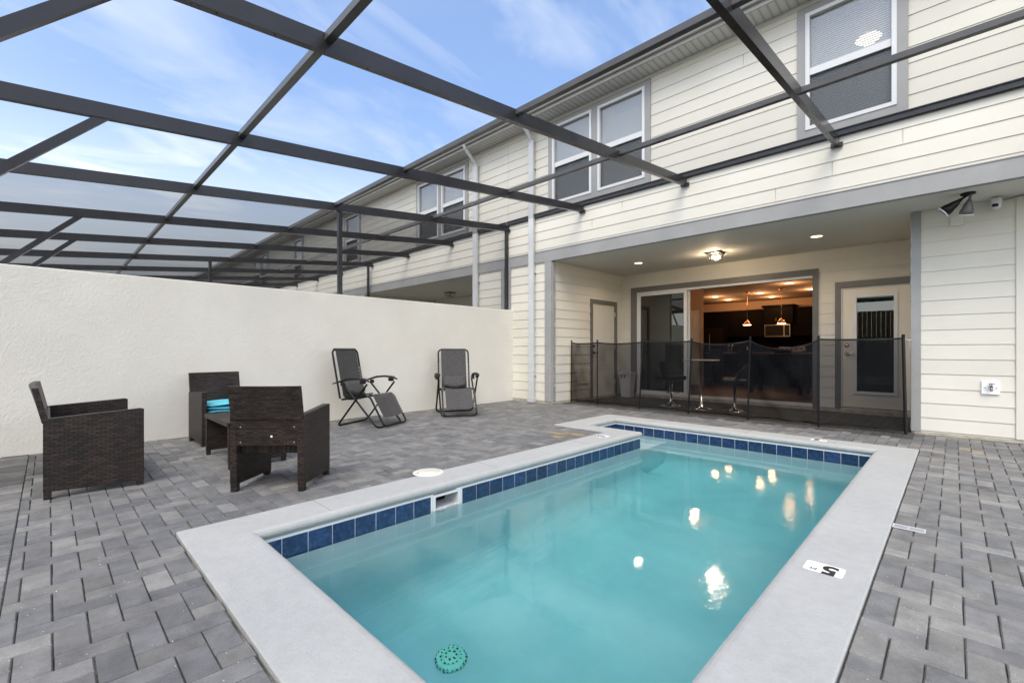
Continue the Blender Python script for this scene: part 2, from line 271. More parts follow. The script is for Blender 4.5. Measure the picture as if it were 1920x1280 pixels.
# ------------------------------------------------------------------ mesh builder
def abs_off(o):
    v = Vector((0, 0, 0))
    while o: v += o.location; o = o.parent
    return v
class MB:
    def __init__(s): s.v = []; s.f = []; s.c = []; s.sm = []
    def face(s, pts, col=None, smooth=False):
        b = len(s.v); s.v += [Vector(p) for p in pts]; s.f.append(list(range(b, b + len(pts)))); s.c.append(col); s.sm.append(smooth)
    def raw(s, vs, fs, col=None, smooth=False):
        b = len(s.v); s.v += [Vector(p) for p in vs]
        for f in fs: s.f.append([b + i for i in f]); s.c.append(col); s.sm.append(smooth)
    def box(s, x0, y0, z0, x1, y1, z1, bev=0, M_=None, col=None):
        if x0 > x1: x0, x1 = x1, x0
        if y0 > y1: y0, y1 = y1, y0
        if z0 > z1: z0, z1 = z1, z0
        if bev <= 0:
            vs = [(x0, y0, z0), (x1, y0, z0), (x1, y1, z0), (x0, y1, z0), (x0, y0, z1), (x1, y0, z1), (x1, y1, z1), (x0, y1, z1)]
            fs = [(3, 2, 1, 0), (4, 5, 6, 7), (0, 1, 5, 4), (1, 2, 6, 5), (2, 3, 7, 6), (3, 0, 4, 7)]
        else:
            e = min(bev, (x1 - x0) * .45, (y1 - y0) * .45, (z1 - z0) * .45)
            bm = bmesh.new(); bmesh.ops.create_cube(bm, size=1)
            for q in bm.verts: q.co = Vector((x0 + (q.co.x + .5) * (x1 - x0), y0 + (q.co.y + .5) * (y1 - y0), z0 + (q.co.z + .5) * (z1 - z0)))
            bmesh.ops.bevel(bm, geom=bm.edges[:], offset=e, segments=2, affect='EDGES', profile=.5)
            bm.verts.ensure_lookup_table(); vs = [q.co.copy() for q in bm.verts]; fs = [[q.index for q in f.verts] for f in bm.faces]; bm.free()
        if M_ is not None: vs = [M_ @ Vector(q) for q in vs]
        s.raw(vs, fs, col)
    def prism(s, poly, axis, a, b, M_=None):      # polygon in the two other axes, extruded along axis from a to b
        def P(u, v_, t): return {'x': (t, u, v_), 'y': (u, t, v_), 'z': (u, v_, t)}[axis]
        n = len(poly); vs = [P(u, v_, a) for u, v_ in poly] + [P(u, v_, b) for u, v_ in poly]
        if M_ is not None: vs = [M_ @ Vector(q) for q in vs]
        fs = [list(range(n))[::-1], list(range(n, 2 * n))] + [(i, (i + 1) % n, n + (i + 1) % n, n + i) for i in range(n)]
        s.raw(vs, fs)
    def tube(s, pts, r, seg=8, closed=False, cap=True, flat=1.0):
        pts = [Vector(p) for p in pts]; n = len(pts); rings = []
        rr = r if isinstance(r, (list, tuple)) else [r] * n
        up = None
        for i, p in enumerate(pts):
            if closed: d = (pts[(i + 1) % n] - pts[i - 1])
            else: d = pts[min(i + 1, n - 1)] - pts[max(i - 1, 0)]
            d.normalize()
            if up is None:
                up = Vector((0, 0, 1)) if abs(d.z) < .9 else Vector((1, 0, 0))
            a = d.cross(up)
            if a.length < 1e-5: a = d.cross(Vector((1, .3, 0)))
            a.normalize(); bb = a.cross(d); up = bb
            rings.append([p + a * math.cos(t) * rr[i] + bb * math.sin(t) * rr[i] * flat for t in [2 * math.pi * k / seg for k in range(seg)]])
        vs = [q for rg in rings for q in rg]; fs = []
        m_ = n if closed else n - 1
        for i in range(m_):
            j = (i + 1) % n
            for k in range(seg):
                fs.append((i * seg + k, i * seg + (k + 1) % seg, j * seg + (k + 1) % seg, j * seg + k))
        s.raw(vs, fs, smooth=True)
        if cap and not closed:
            s.raw(rings[0], [list(range(seg))]); s.raw(rings[-1], [list(range(seg))[::-1]])
    def lathe(s, prof, c=(0, 0, 0), seg=32, M_=None, smooth=True):    # profile of (r, z)
        vs = []; fs = []
        for r, z in prof:
            for k in range(seg):
                t = 2 * math.pi * k / seg; vs.append(Vector((c[0] + r * math.cos(t), c[1] + r * math.sin(t), c[2] + z)))
        for i in range(len(prof) - 1):
            for k in range(seg): fs.append((i * seg + k, i * seg + (k + 1) % seg, (i + 1) * seg + (k + 1) % seg, (i + 1) * seg + k))
        if prof[0][0] > 1e-4: fs.append(list(range(seg))[::-1])
        if prof[-1][0] > 1e-4: fs.append([(len(prof) - 1) * seg + k for k in range(seg)])
        if M_ is not None: vs = [M_ @ q for q in vs]
        s.raw(vs, fs, smooth=smooth)
    def build(s, name, m, parent=None, kind=None):
        me = bpy.data.meshes.new(name)
        off = abs_off(parent) if parent else Vector((0, 0, 0))
        me.from_pydata([tuple(q - off) for q in s.v], [], s.f)
        me.materials.append(m)
        me.polygons.foreach_set('use_smooth', s.sm)
        if any(c is not None for c in s.c):
            at = me.color_attributes.new('tone', 'FLOAT_COLOR', 'CORNER'); buf = []
            for f, c in zip(s.f, s.c): buf += list((*(c or (1, 1, 1)), 1)) * len(f)
            at.data.foreach_set('color', buf)
        me.validate(); me.update()
        o = bpy.data.objects.new(name, me); C.objects.link(o)
        if parent: o.parent = parent
        if kind: o['kind'] = kind
        return o
def tag(o, label, cat, group=None):
    o['label'] = label; o['category'] = cat
    if group: o['group'] = group
    return o
def thing(name, label, cat, loc=(0, 0, 0), group=None):
    o = bpy.data.objects.new(name, None); o.empty_display_size = .1; C.objects.link(o); o.location = loc
    return tag(o, label, cat, group)
def copy_tree(o, parent=None):
    c = o.copy(); C.objects.link(c); c.parent = parent
    for ch in list(o.children): copy_tree(ch, c)
    return c
def bx(name, m, parent, *a, **k):
    b = MB(); b.box(*a, **k); return b.build(name, m, parent)

# ------------------------------------------------------------------ layout constants (metres; x along the house, y towards it)
Y1, Y2, Y3 = 6.75, 7.53, 9.27          # facade, recessed wall, lanai back wall
XL, XR = -5.52, -0.39                  # lanai opening
ZC = 2.74                              # lanai ceiling
EXP = 0.178                            # clapboard exposure

# ------------------------------------------------------------------ ground
g = MB(); g.face([(-400, -400, -.14), (400, -400, -.14), (400, 400, -.14), (-400, 400, -.14)])
# hole for the pool is made by keeping the far ground below and building the patio bed as four sheets round the basin
O = dict(x0=-3.115, x1=-.265, y0=.50, y1=6.245, xs=-3.94, ys=4.86)
outer = [(O['x0'], O['y0']), (O['x1'], O['y0']), (O['x1'], O['y1']), (O['xs'], O['y1']), (O['xs'], O['ys']), (O['x0'], O['ys'])]
def inset(d): 
    return [(O['x0'] + d, O['y0'] + d), (O['x1'] - d, O['y0'] + d), (O['x1'] - d, O['y1'] - d), (O['xs'] + d, O['y1'] - d), (O['xs'] + d, O['ys'] + d), (O['x0'] + d, O['ys'] + d)]
def in_outer(x, y, e=0):
    return (O['x0'] - e < x < O['x1'] + e and O['y0'] - e < y < O['y1'] + e) or (O['xs'] - e < x < O['x0'] + e and O['ys'] - e < y < O['y1'] + e)
def sheet(b, x0, y0, x1, y1, z): b.face([(x0, y0, z), (x1, y0, z), (x1, y1, z), (x0, y1, z)])
g = MB(); zz = -.16
for r in ((-400, -400, 400, O['y0']), (-400, O['y1'], 400, 400), (-400, O['y0'], O['xs'], O['y1']), (O['x1'], O['y0'], 400, O['y1']), (O['xs'], O['y0'], O['x0'], O['ys'])): sheet(g, *r, zz)
m = M['lawn'] = mat('ground', rough=1); vary(m, (.10, .10, .08), (.16, .15, .12), 2)
g.build('ground', M['lawn'], None, 'structure')
b = MB(); PX0, PX1, PY0, PY1 = -6.56, 3.2, -2.6, 9.27
for r in ((PX0, PY0, PX1, O['y0'] - .004), (PX0, O['y1'] + .004, PX1, PY1), (PX0, O['y0'] - .004, O['xs'] - .004, O['y1'] + .004), (O['x1'] + .004, O['y0'] - .004, PX1, O['y1'] + .004), (O['xs'] - .004, O['y0'] - .004, O['x0'] - .004, O['ys'] - .004)): sheet(b, *r, -.013)
b.build('patio_joint_sand', M['sand'], None, 'structure')
# clapped pavers in 90 degree herringbone
pav = MB(); U = .0952; X0_, Y0_ = -2.547, .203; GAP = .0019
def tone(x, y):
    t = random.choice([(.155, .158, .163), (.172, .173, .175), (.186, .184, .182), (.200, .197, .191), (.168, .165, .162), (.146, .149, .153), (.222, .219, .213)])
    k = random.uniform(.84, 1.13) * .84
    if y > 7.0 and XL - .1 < x < XR + .05: t = tuple(c * .36 for c in t)  # shade under the lanai roof painted into the paver colour
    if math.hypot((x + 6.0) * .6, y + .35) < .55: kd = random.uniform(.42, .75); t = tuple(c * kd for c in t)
    if x > -.3 and y < 6.5: t = (t[0] * 1.17, t[1] * 1.165, t[2] * 1.14)  # brighter light on the right side painted into these pavers
    dd = math.hypot((x + 3.42), (y - 4.42) * 1.1)
    if dd < .20 and random.random() < .8: t = (.33, .25, .14)
    if math.hypot(x + .2, y - 6.95) < .6 and random.random() < .08: t = (.34, .29, .23)
    return tuple(c * k for c in t)
def paver(x0, y0, x1, y1):
    # clip to the pool, leave out what lies under the coping
    cx_, cy_ = (x0 + x1) / 2, (y0 + y1) / 2
    if in_outer(x0, y0, .0) and in_outer(x1, y1, 0) and in_outer(x0, y1, 0) and in_outer(x1, y0, 0): return
    segs = [(x0, y0, x1, y1)]
    def clip(seg, R_):
        a0, b0, a1, b1 = seg; c0, d0, c1, d1 = R_
        if a1 <= c0 or a0 >= c1 or b1 <= d0 or b0 >= d1: return [seg]
        o = []
        if a0 < c0: o.append((a0, b0, c0, b1)); a0 = c0
        if a1 > c1: o.append((c1, b0, a1, b1)); a1 = c1
        if b0 < d0: o.append((a0, b0, a1, d0))
        if b1 > d1: o.append((a0, d1, a1, b1))
        return o
    e = .004
    for R_ in ((O['x0'] - e, O['y0'] - e, O['x1'] + e, O['y1'] + e), (O['xs'] - e, O['ys'] - e, O['x0'] + .05, O['y1'] + e)):
        segs = [q for s_ in segs for q in clip(s_, R_)]
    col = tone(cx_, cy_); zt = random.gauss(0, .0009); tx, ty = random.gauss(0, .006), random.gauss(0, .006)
    jx, jy = random.gauss(0, .0006), random.gauss(0, .0006)
    for a0, b0, a1, b1 in segs:
        a0 += GAP + jx; b0 += GAP * 1.0 + jy; a1 -= GAP - jx; b1 -= GAP * 1.0 - jy
        if a1 - a0 < .014 or b1 - b0 < .014: continue
        c = .0040; h = .0050
        vs = [(a0, b0, -.02), (a1, b0, -.02), (a1, b1, -.02), (a0, b1, -.02), (a0, b0, -h), (a1, b0, -h), (a1, b1, -h), (a0, b1, -h),
              (a0 + c, b0 + c, 0), (a1 - c, b0 + c, 0), (a1 - c, b1 - c, 0), (a0 + c, b1 - c, 0)]
        vs = [(x, y, z + (0 if z < -.01 else zt + (x - cx_) * tx + (y - cy_) * ty)) for x, y, z in vs]
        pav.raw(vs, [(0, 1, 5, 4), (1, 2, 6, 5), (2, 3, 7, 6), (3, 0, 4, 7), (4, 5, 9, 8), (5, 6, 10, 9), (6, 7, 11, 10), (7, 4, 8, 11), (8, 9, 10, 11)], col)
YB = -.13    # straight border joint near the camera's side
imin, imax = int((PX0 - X0_) / U) - 1, int((PX1 - X0_) / U) + 1
jmin, jmax = int((YB - Y0_) / U) - 2, int((PY1 - Y0_) / U) + 1
for i in range(imin, imax):
    for j in range(jmin, jmax):
        k = (i + j) % 4; x, y = X0_ + i * U, Y0_ + j * U
        if k == 0: r = [x, y, x + 2 * U, y + U]
        elif k == 2: r = [x, y, x + U, y + 2 * U]
        else: continue
        r[0] = max(r[0], PX0); r[1] = max(r[1], YB); r[2] = min(r[2], PX1); r[3] = min(r[3], PY1)
        if r[2] - r[0] < .012 or r[3] - r[1] < .012: continue
        cxm, cym = (r[0] + r[2]) / 2, (r[1] + r[3]) / 2
        if cxm > XR and cym > Y2 + .05: continue
        if cxm < XL and cym > Y1 + .05: continue
        paver(*r)
y = YB; row = 0
while y > PY0:
    h_ = U * 2 if row % 4 == 0 else U; wd = U if row % 4 == 0 else 2 * U; x = PX0 - (row % 2) * U
    while x < PX1:
        paver(max(x, PX0), y - h_, min(x + wd, PX1), y); x += wd
    y -= h_; row += 1
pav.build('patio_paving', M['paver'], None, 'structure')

# ------------------------------------------------------------------ pool
pool = thing('swimming_pool', 'swimming pool with pale grey coping and a band of blue tiles', 'swimming pool', (-1.7, 3.3, 0))
prof = [(0.0, -.10), (0.0, .006), (.006, .013), (.285, .013), (.303, .010), (.316, .003), (.323, -.010), (.324, -.024), (.319, -.038), (.309, -.050), (.300, -.058), (.292, -.066)]
b = MB(); rings = [[(x, y, z) for x, y in inset(d)] for d, z in prof]
n = 6
for k in range(len(prof) - 1):
    for i in range(n):
        j = (i + 1) % n
        b.face([rings[k][i], rings[k][j], rings[k + 1][j], rings[k + 1][i]], smooth=False)
bm_ = b
cop = b.build('coping', M['coping'], pool)
# fine joints across the coping
m = M['copingjoint'] = mat('coping joint', (.22, .22, .22), .9)
def cj(x0, y0, x1, y1): bx('coping_joint', M['copingjoint'], pool, x0, y0, -.02, x1, y1, .0142)
for yy in (1.25, 2.72, 4.1): cj(O['x0'] + .004, yy, O['x0'] + .29, yy + .004)
for xx in (-3.1, -1.85, -.95): cj(xx, O['y1'] - .29, xx + .004, O['y1'] - .004)
# tile band and shell
TD = .303; TP = inset(TD); WZ = -.182
SK0, SK1 = 2.03, 2.27
b = MB(); gr = MB()
def band(p, q, nrm):
    L_ = math.hypot(q[0] - p[0], q[1] - p[1]); d = ((q[0] - p[0]) / L_, (q[1] - p[1]) / L_)
    step = .1524; k = round(L_ / step); step = L_ / k
    for i in range(k):
        a = i * step; e = (i + 1) * step
        xa, ya = p[0] + d[0] * a, p[1] + d[1] * a; xe, ye = p[0] + d[0] * e, p[1] + d[1] * e
        mid = (ya + ye) / 2
        if abs(d[0]) < .1 and abs(p[0] - TP[0][0]) < .01 and SK0 - .02 < mid < SK1 + .02: continue
        c = .0022; t = random.uniform(.8, 1.2); col = (t, t, t * random.uniform(.95, 1.08)); pr = .003
        P = [(xa + d[0] * c + nrm[0] * pr, ya + d[1] * c + nrm[1] * pr), (xe - d[0] * c + nrm[0] * pr, ye - d[1] * c + nrm[1] * pr)]
        b.face([(*P[0], -.218), (*P[1], -.218), (*P[1], -.072), (*P[0], -.072)], col)
# inner polygon runs counter-clockwise; inward normal is to the left
for i in range(6):
    p_, q_ = TP[i], TP[(i + 1) % 6]
    L_ = math.hypot(q_[0] - p_[0], q_[1] - p_[1]); d = ((q_[0] - p_[0]) / L_, (q_[1] - p_[1]) / L_); nm = (-d[1], d[0])
    band(p_, q_, nm)
    def wall(y0, y1, z0, z1, bb):
        bb.face([(p_[0], y0, z0), (q_[0], y1, z0), (q_[0], y1, z1), (p_[0], y0, z1)])
    if i == 5:      # left wall holds the skimmer mouth
        wall(p_[1], SK1, -.225, -.06, gr); wall(SK0, q_[1], -.225, -.06, gr)
        wall(SK0, SK1, -.225, -.205, gr) if False else gr.face([(p_[0], SK0, -.225), (p_[0], SK1, -.225), (p_[0], SK1, -.208), (p_[0], SK0, -.208)])
    else: gr.face([(*p_, -.225), (*q_, -.225), (*q_, -.06), (*p_, -.06)])
b.build('tile_band', M['tile'], pool)
gr.build('grout', M['grout'], pool)
PF = -1.52
b = MB()
for i in range(6):
    p_, q_ = TP[i], TP[(i + 1) % 6]
    b.face([(*p_, PF + .35), (*q_, PF + .35), (*q_, -.225), (*p_, -.225)])
cr_ = [(TD + .35 * (1 - math.cos(R(9 * k))), PF + .35 * (1 - math.sin(R(9 * k)))) for k in range(11)]
for (d0, z0), (d1, z1) in zip(cr_, cr_[1:]):
    A_, B_ = inset(d0), inset(d1)
    for i in range(6):
        j_ = (i + 1) % 6; b.face([(*A_[i], z0), (*B_[i], z1), (*B_[j_], z1), (*A_[j_], z0)])
F_ = inset(TD + .35)
b.face([(F_[0][0], F_[0][1], PF), (F_[1][0], F_[1][1], PF), (F_[2][0], F_[2][1], PF), (F_[5][0], F_[2][1], PF)])
b.face([(F_[3][0], F_[4][1], PF), (F_[5][0], F_[5][1], PF), (F_[5][0], F_[2][1], PF), (F_[3][0], F_[3][1], PF)])
b.build('basin', M['plaster'], pool)
b = MB()
b.box(TP[3][0] + .001, TP[4][1] + .001, PF, TP[5][0] - .02, TP[3][1] - .001, -.42)
b.build('entry_step', M['plaster'], pool)
# skimmer
b = MB(); sxw = TP[0][0]
b.box(sxw - .004, SK0 - .012, -.20, sxw + .012, SK0 + .012, -.066); b.box(sxw - .004, SK1 - .012, -.20, sxw + .012, SK1 + .012, -.066)
b.box(sxw - .004, SK0 + .012, -.082, sxw + .012, SK1 - .012, -.066); b.box(sxw - .004, SK0 + .012, -.208, sxw + .012, SK1 - .012, -.196)
b.box(sxw - .16, SK0 + .004, -.30, sxw - .004, SK0 + .012, -.07); b.box(sxw - .16, SK1 - .012, -.30, sxw - .004, SK1 - .004, -.07)
b.box(sxw - .16, SK0 + .012, -.185, sxw - .006, SK1 - .012, -.176)
o = b.build('skimmer', M['white'], pool)
b = MB(); b.box(sxw - .17, SK0, -.30, sxw - .161, SK1, -.07); b.box(sxw - .16, SK0 + .02, -.078, sxw - .006, SK1 - .02, -.073)
b.build('skimmer_throat', M['black'], o)
# lettering markers
def glyph5(b, ox, oy, sx_, sy_, z, th=.001):
    pts = []; 
def text_obj(body, size, loc, rz, parent, m, name='lettering', bold=.0, sx_=1):
    cu = bpy.data.curves.new(name, 'FONT'); cu.body = body; cu.size = size; cu.extrude = .0006; cu.offset = bold; cu.align_x = 'CENTER'; cu.align_y = 'CENTER'
    cu.materials.append(m); tmp = bpy.data.objects.new('tmp', cu); me = bpy.data.meshes.new_from_object(tmp); bpy.data.objects.remove(tmp)
    o = bpy.data.objects.new(name, me); C.objects.link(o); o.parent = parent
    o.location = loc; o.rotation_euler = (0, 0, rz); o.scale = (sx_, 1, 1); return o
def marker(x, y, rz, num, label):
    t = thing('depth_marker', label, 'depth marker', (x, y, .0135), 'depth markers stuck on the coping')
    t.rotation_euler = (0, 0, rz)
    b = MB(); w_, h_, c = .076, .056, .009
    poly = [(-w_ + c, -h_), (w_ - c, -h_), (w_, -h_ + c), (w_, h_ - c), (w_ - c, h_), (-w_ + c, h_), (-w_, h_ - c), (-w_, -h_ + c)]
    b.prism(poly, 'z', 0, .0012); me = b.build('plate', M['markerwhite'], None); me.parent = t
    b = MB(); i_ = .006; tt = .0009
    for q in ((-w_ + i_, -h_ + i_, -w_ + i_ + tt, h_ - i_), (w_ - i_ - tt, -h_ + i_, w_ - i_, h_ - i_)): 
        b = MB(); b.box(q[0], q[1], .0013, q[2], q[3], .0019); o = b.build('border', M['markergrey'], None); o.parent = t
    text_obj(num, .135, (-.022, .002, .002), 0, t, M['markerblack'], bold=.0050, sx_=.95)
    text_obj('FT.', .03, (.042, .028, .002), 0, t, M['markerblack'], bold=.0005)
    return t
marker(-.434, 2.516, R(180), '5', 'worn white marker reading 5 FT on the right side coping')
marker(-1.10, 6.09, R(90) * 0, '5', 'small white 5 FT marker on the coping along the pool fence')
marker(-2.97, 4.58, R(90), '3', 'small white 3 FT marker on the coping corner beside the tan stained pavers')
# skimmer lid
t = thing('skimmer_lid', 'round cream plastic lid set in the left side of the coping', 'lid', (-3.125, 2.205, .0135))
b = MB(); b.lathe([(.128, 0), (.128, .003), (.122, .005), (.108, .005), (.106, .0035), (.104, .005), (.0001, .005)], (-3.125, 2.205, .0135), 48); b.build('lid_disc', M['lid'], t)
b = MB(); b.lathe([(.009, 0), (.009, .0012)], (-3.125 - .03, 2.205 - .085, .0188), 12); b.build('finger_hole', M['markergrey'], t); b = MB(); b.lathe([(.006, 0), (.006, .0012)], (-3.125 + .02, 2.205 + .088, .0188), 12); b.build('finger_hole', M['markergrey'], t)
# main drain on the floor
dx_, dy_ = -2.24, 1.75
t = thing('pool_drain', 'round perforated aqua drain cover on the pool floor', 'drain cover', (dx_, dy_, PF))
b = MB(); b.lathe([(.088, 0), (.096, .012), (.090, .035), (.074, .050), (.072, .047), (.056, .052), (.054, .056), (.0001, .058)], (dx_, dy_, PF), 40); b.build('grate', M['aqua'], t)
b = MB()
for rr, nn, hs in ((.062, 14, .0062), (.034, 7, .0070)):
    for k in range(nn):
        a = 2 * math.pi * k / nn; b.lathe([(hs, 0), (hs, .0015)], (dx_ + rr * math.cos(a), dy_ + rr * math.sin(a), PF + (.0565 if rr < .05 else .0500)), 8)
for k in range(22):
    a = 2 * math.pi * k / 22; Mx = Matrix.Translation((dx_ + .0925 * math.cos(a), dy_ + .0925 * math.sin(a), PF + .022)) @ Matrix.Rotation(a, 4, 'Z'); b.box(-.004, -.004, -.012, .004, .004, .012, M_=Mx)
b.build('perforation', M['markerblack'], t)
# water body
ip = inset(TD - .0005)
b = MB()
b.face([(ip[0][0], ip[0][1], WZ), (ip[1][0], ip[1][1], WZ), (ip[2][0], ip[2][1], WZ), (ip[5][0], ip[2][1], WZ)])
b.face([(ip[3][0], ip[4][1], WZ), (ip[5][0], ip[5][1], WZ), (ip[5][0], ip[2][1], WZ), (ip[3][0], ip[3][1], WZ)])
ZB = PF - .02
b.face([(ip[5][0], ip[2][1], ZB), (ip[2][0], ip[2][1], ZB), (ip[1][0], ip[1][1], ZB), (ip[0][0], ip[0][1], ZB)])
b.face([(ip[3][0], ip[3][1], ZB), (ip[5][0], ip[2][1], ZB), (ip[5][0], ip[5][1], ZB), (ip[3][0], ip[4][1], ZB)])
for i in range(6):
    p_, q_ = ip[i], ip[(i + 1) % 6]
    b.face([(*p_, ZB), (*q_, ZB), (*q_, WZ), (*p_, WZ)])
b.build('pool_water', M['water'], None, 'structure')
# small cover plate in the pavers
t = thing('paver_cover', 'flat clear plastic strip beside the right side coping', 'cover plate', (-.19, 3.48, 0))
b = MB(); x0, x1, y0, y1 = -.262, -.118, 3.43, 3.50
for q in ((x0, y0, x1, y0 + .006), (x0, y1 - .006, x1, y1), (x0, y0 + .006, x0 + .006, y1 - .006), (x1 - .006, y0 + .006, x1, y1 - .006), (-.193, y0 + .006, -.189, y1 - .006)): b.box(q[0], q[1], .001, q[2], q[3], .005)
b.build('rim', M['spout'], t)
b = MB(); b.box(x0 + .006, y0 + .006, .001, -.193, y1 - .006, .003); b.box(-.189, y0 + .006, .001, x1 - .006, y1 - .006, .003); b.build('plate', mat('pale grey plate', (.30, .31, .33), .3), t)

# ------------------------------------------------------------------ stucco boundary wall
b = MB(); b.box(-6.75, -4.5, -.15, -6.555, Y1 + .02, 1.86, bev=.008)
tag(b.build('boundary_wall', M['stucco']), 'cream stucco wall between the patios behind the wicker chairs', 'wall')

# ------------------------------------------------------------------ siding helper
def boards(b, u0, u1, z0, z1, P, phase, exp=EXP, off=.0):
    # P(u, z, out) gives the world point; each lap is a thin wedge, 4 mm proud at the top and 13 mm at its lower edge
    k = math.floor((z0 - phase) / exp)
    while True:
        a = phase + k * exp; e = a + exp; k += 1
        a2, e2 = max(a, z0), min(e, z1)
        if a2 >= z1 - 1e-4: break
        if e2 - a2 < .004: continue
        ob = .0135 - (a2 - a) / exp * .009; ot = .0135 - (e2 - a) / exp * .009
        vs = [P(u0, a2, 0), P(u1, a2, 0), P(u1, a2, ob), P(u0, a2, ob), P(u0, e2, ot), P(u1, e2, ot), P(u1, e2, 0), P(u0, e2, 0)]
        b.raw(vs, [(0, 1, 2, 3), (3, 2, 5, 4), (0, 3, 4, 7), (1, 6, 5, 2), (4, 5, 6, 7)])
def rects(u0, u1, z0, z1, holes):
    # split a wall rectangle round rectangular holes (vertical strips)
    us = sorted({u0, u1, *[h[0] for h in holes], *[h[1] for h in holes]}); us = [u for u in us if u0 <= u <= u1]; out_ = []
    for a, c in zip(us, us[1:]):
        mid = (a + c) / 2; zs = z0
        for h in sorted([h for h in holes if h[0] < mid < h[1]], key=lambda h: h[2]):
            if h[2] > zs: out_.append((a, c, zs, h[2]))
            zs = max(zs, h[3])
        if zs < z1: out_.append((a, c, zs, z1))
    return out_
def sided(b, u0, u1, z0, z1, holes, P, phase):
    # join neighbouring strips: full-width bands where no hole interferes
    if not holes: boards(b, u0, u1, z0, z1, P, phase); return
    k = math.floor((z0 - phase) / EXP)
    while True:
        a = phase + k * EXP; e = a + EXP; k += 1
        a2, e2 = max(a, z0), min(e, z1)
        if a2 >= z1 - 1e-4: break
        if e2 - a2 < .004: continue
        hs = [h for h in holes if h[2] < e2 - 1e-4 and h[3] > a2 + 1e-4]
        for q in rects(u0, u1, a2, e2, hs):
            ob = .0135 - (q[2] - a) / EXP * .009; ot = .0135 - (q[3] - a) / EXP * .009
            vs = [P(q[0], q[2], 0), P(q[1], q[2], 0), P(q[1], q[2], ob), P(q[0], q[2], ob), P(q[0], q[3], ot), P(q[1], q[3], ot), P(q[1], q[3], 0), P(q[0], q[3], 0)]
            b.raw(vs, [(0, 1, 2, 3), (3, 2, 5, 4), (0, 3, 4, 7), (1, 6, 5, 2), (4, 5, 6, 7)])
def facade(Y): return lambda u, z, o: (u, Y - o, z)

# ------------------------------------------------------------------ house windows
ZF0, ZF1, ZM0, ZM1 = 3.81, 5.285, 4.50, 4.585
def sash_window(parent, frames, tx0, tx1):
    ztop = 5.37
    t = MB(); xs = [tx0] + [q for f in frames for q in f] + [tx1]
    # flat grey casing (vertical members run through, head and sill butt between)
    t.box(tx0, Y1 - .034, 3.70, frames[0][0], Y1 - .0, ztop); t.box(frames[-1][1], Y1 - .034, 3.70, tx1, Y1, ztop)
    for a, c in zip(frames, frames[1:]): t.box(a[1], Y1 - .034, 3.70, c[0], Y1, ztop)
    for f in frames: t.box(f[0], Y1 - .032, ZF1, f[1], Y1, ztop); t.box(f[0], Y1 - .032, 3.70, f[1], Y1, ZF0)
    win = t.build('window', M['trim'], parent)
    fr = MB(); gl = MB(); gl2 = MB(); bl = MB(); back = MB(); scn = MB()
    for x0, x1 in frames:
        e = .045; yo, yi = Y1 - .044, Y1 + .05
        fr.box(x0, yo, ZF0, x0 + e, yi, ZF1); fr.box(x1 - e, yo, ZF0, x1, yi, ZF1)
        fr.box(x0 + e, yo + .002, ZF0, x1 - e, yi, ZF0 + e); fr.box(x0 + e, yo + .002, ZF1 - e, x1 - e, yi, ZF1)
        fr.box(x0 + e, Y1 - .022, ZM0, x1 - e, yi, ZM1)
        gl.box(x0 + e, Y1 + .004, ZM1, x1 - e, Y1 + .008, ZF1 - e)
        gl2.box(x0 + e, Y1 + .020, ZF0 + e, x1 - e, Y1 + .024, ZM0)
        scn.face([(x0 + e, Y1 - .006, ZF0 + e), (x1 - e, Y1 - .006, ZF0 + e), (x1 - e, Y1 - .006, ZM0), (x0 + e, Y1 - .006, ZM0)])
        z = ZF0 + .06; sl_ = .0112 if tx0 > -2 and tx0 < 0 else .0128
        while z < ZF1 - .05:
            bl.face([(x0 + e, Y1 + .030, z - sl_), (x1 - e, Y1 + .030, z - sl_), (x1 - e, Y1 + .035, z + sl_), (x0 + e, Y1 + .035, z + sl_)]); z += .026
        back.box(x0 - .02, Y1 + .62, ZF0 - .1, x1 + .02, Y1 + .64, ZF1 + .1)
        back.box(x0 - .03, Y1 + .052, ZF0 - .1, x0 - .001, Y1 + .62, ZF1 + .1); back.box(x1 + .001, Y1 + .052, ZF0 - .1, x1 + .03, Y1 + .62, ZF1 + .1)
        back.box(x0 - .001, Y1 + .052, ZF0 - .12, x1 + .001, Y1 + .62, ZF0 - .1); back.box(x0 - .001, Y1 + .052, ZF1 + .1, x1 + .001, Y1 + .62, ZF1 + .12)
    fr.build('window_frame', M['white'], win); gl.build('upper_pane', M['glass'], win); gl2.build('lower_pane', M['glass'], win)
    scn.build('insect_screen', M['winscreen'], win); bl.build('blind', M['greyscreen'], win); back.build('room', M['darkroom'], win)
    return win

# ------------------------------------------------------------------ our townhouse
house = thing('townhouse', 'cream clapboard townhouse with grey trim and an open covered lanai', 'house', (-3, 8, 0))
XH0 = -6.69
def upper_wall(parent, x0, x1, holes, z0=2.945):
    b = MB(); sided(b, x0, x1, z0, 5.46, holes, facade(Y1), 2.995 - EXP)
    b.build('clapboard_wall', M['siding'], parent)
W1h = (-5.59, -3.48, 3.70, 5.37); W2h = (-1.448, -.373, 3.70, 5.37)
upper_wall(house, XH0, 3.2, [W1h, W2h])
b = MB()   # wall core behind the boards
for q in rects(XH0, 3.2, 2.74, 5.46, [(-5.46, -4.63, 3.83, 5.26), (-4.44, -3.6, 3.83, 5.26), (-1.32, -.5, 3.83, 5.26)]): b.box(q[0], Y1 + .001, q[2], q[1], Y1 + .05, q[3])
b.build('wall_core', M['darkroom'], house)
sash_window(house, [(-5.49, -4.60), (-4.47, -3.575)], -5.59, -3.48)
sash_window(house, [(-1.357, -.471)], -1.448, -.373)
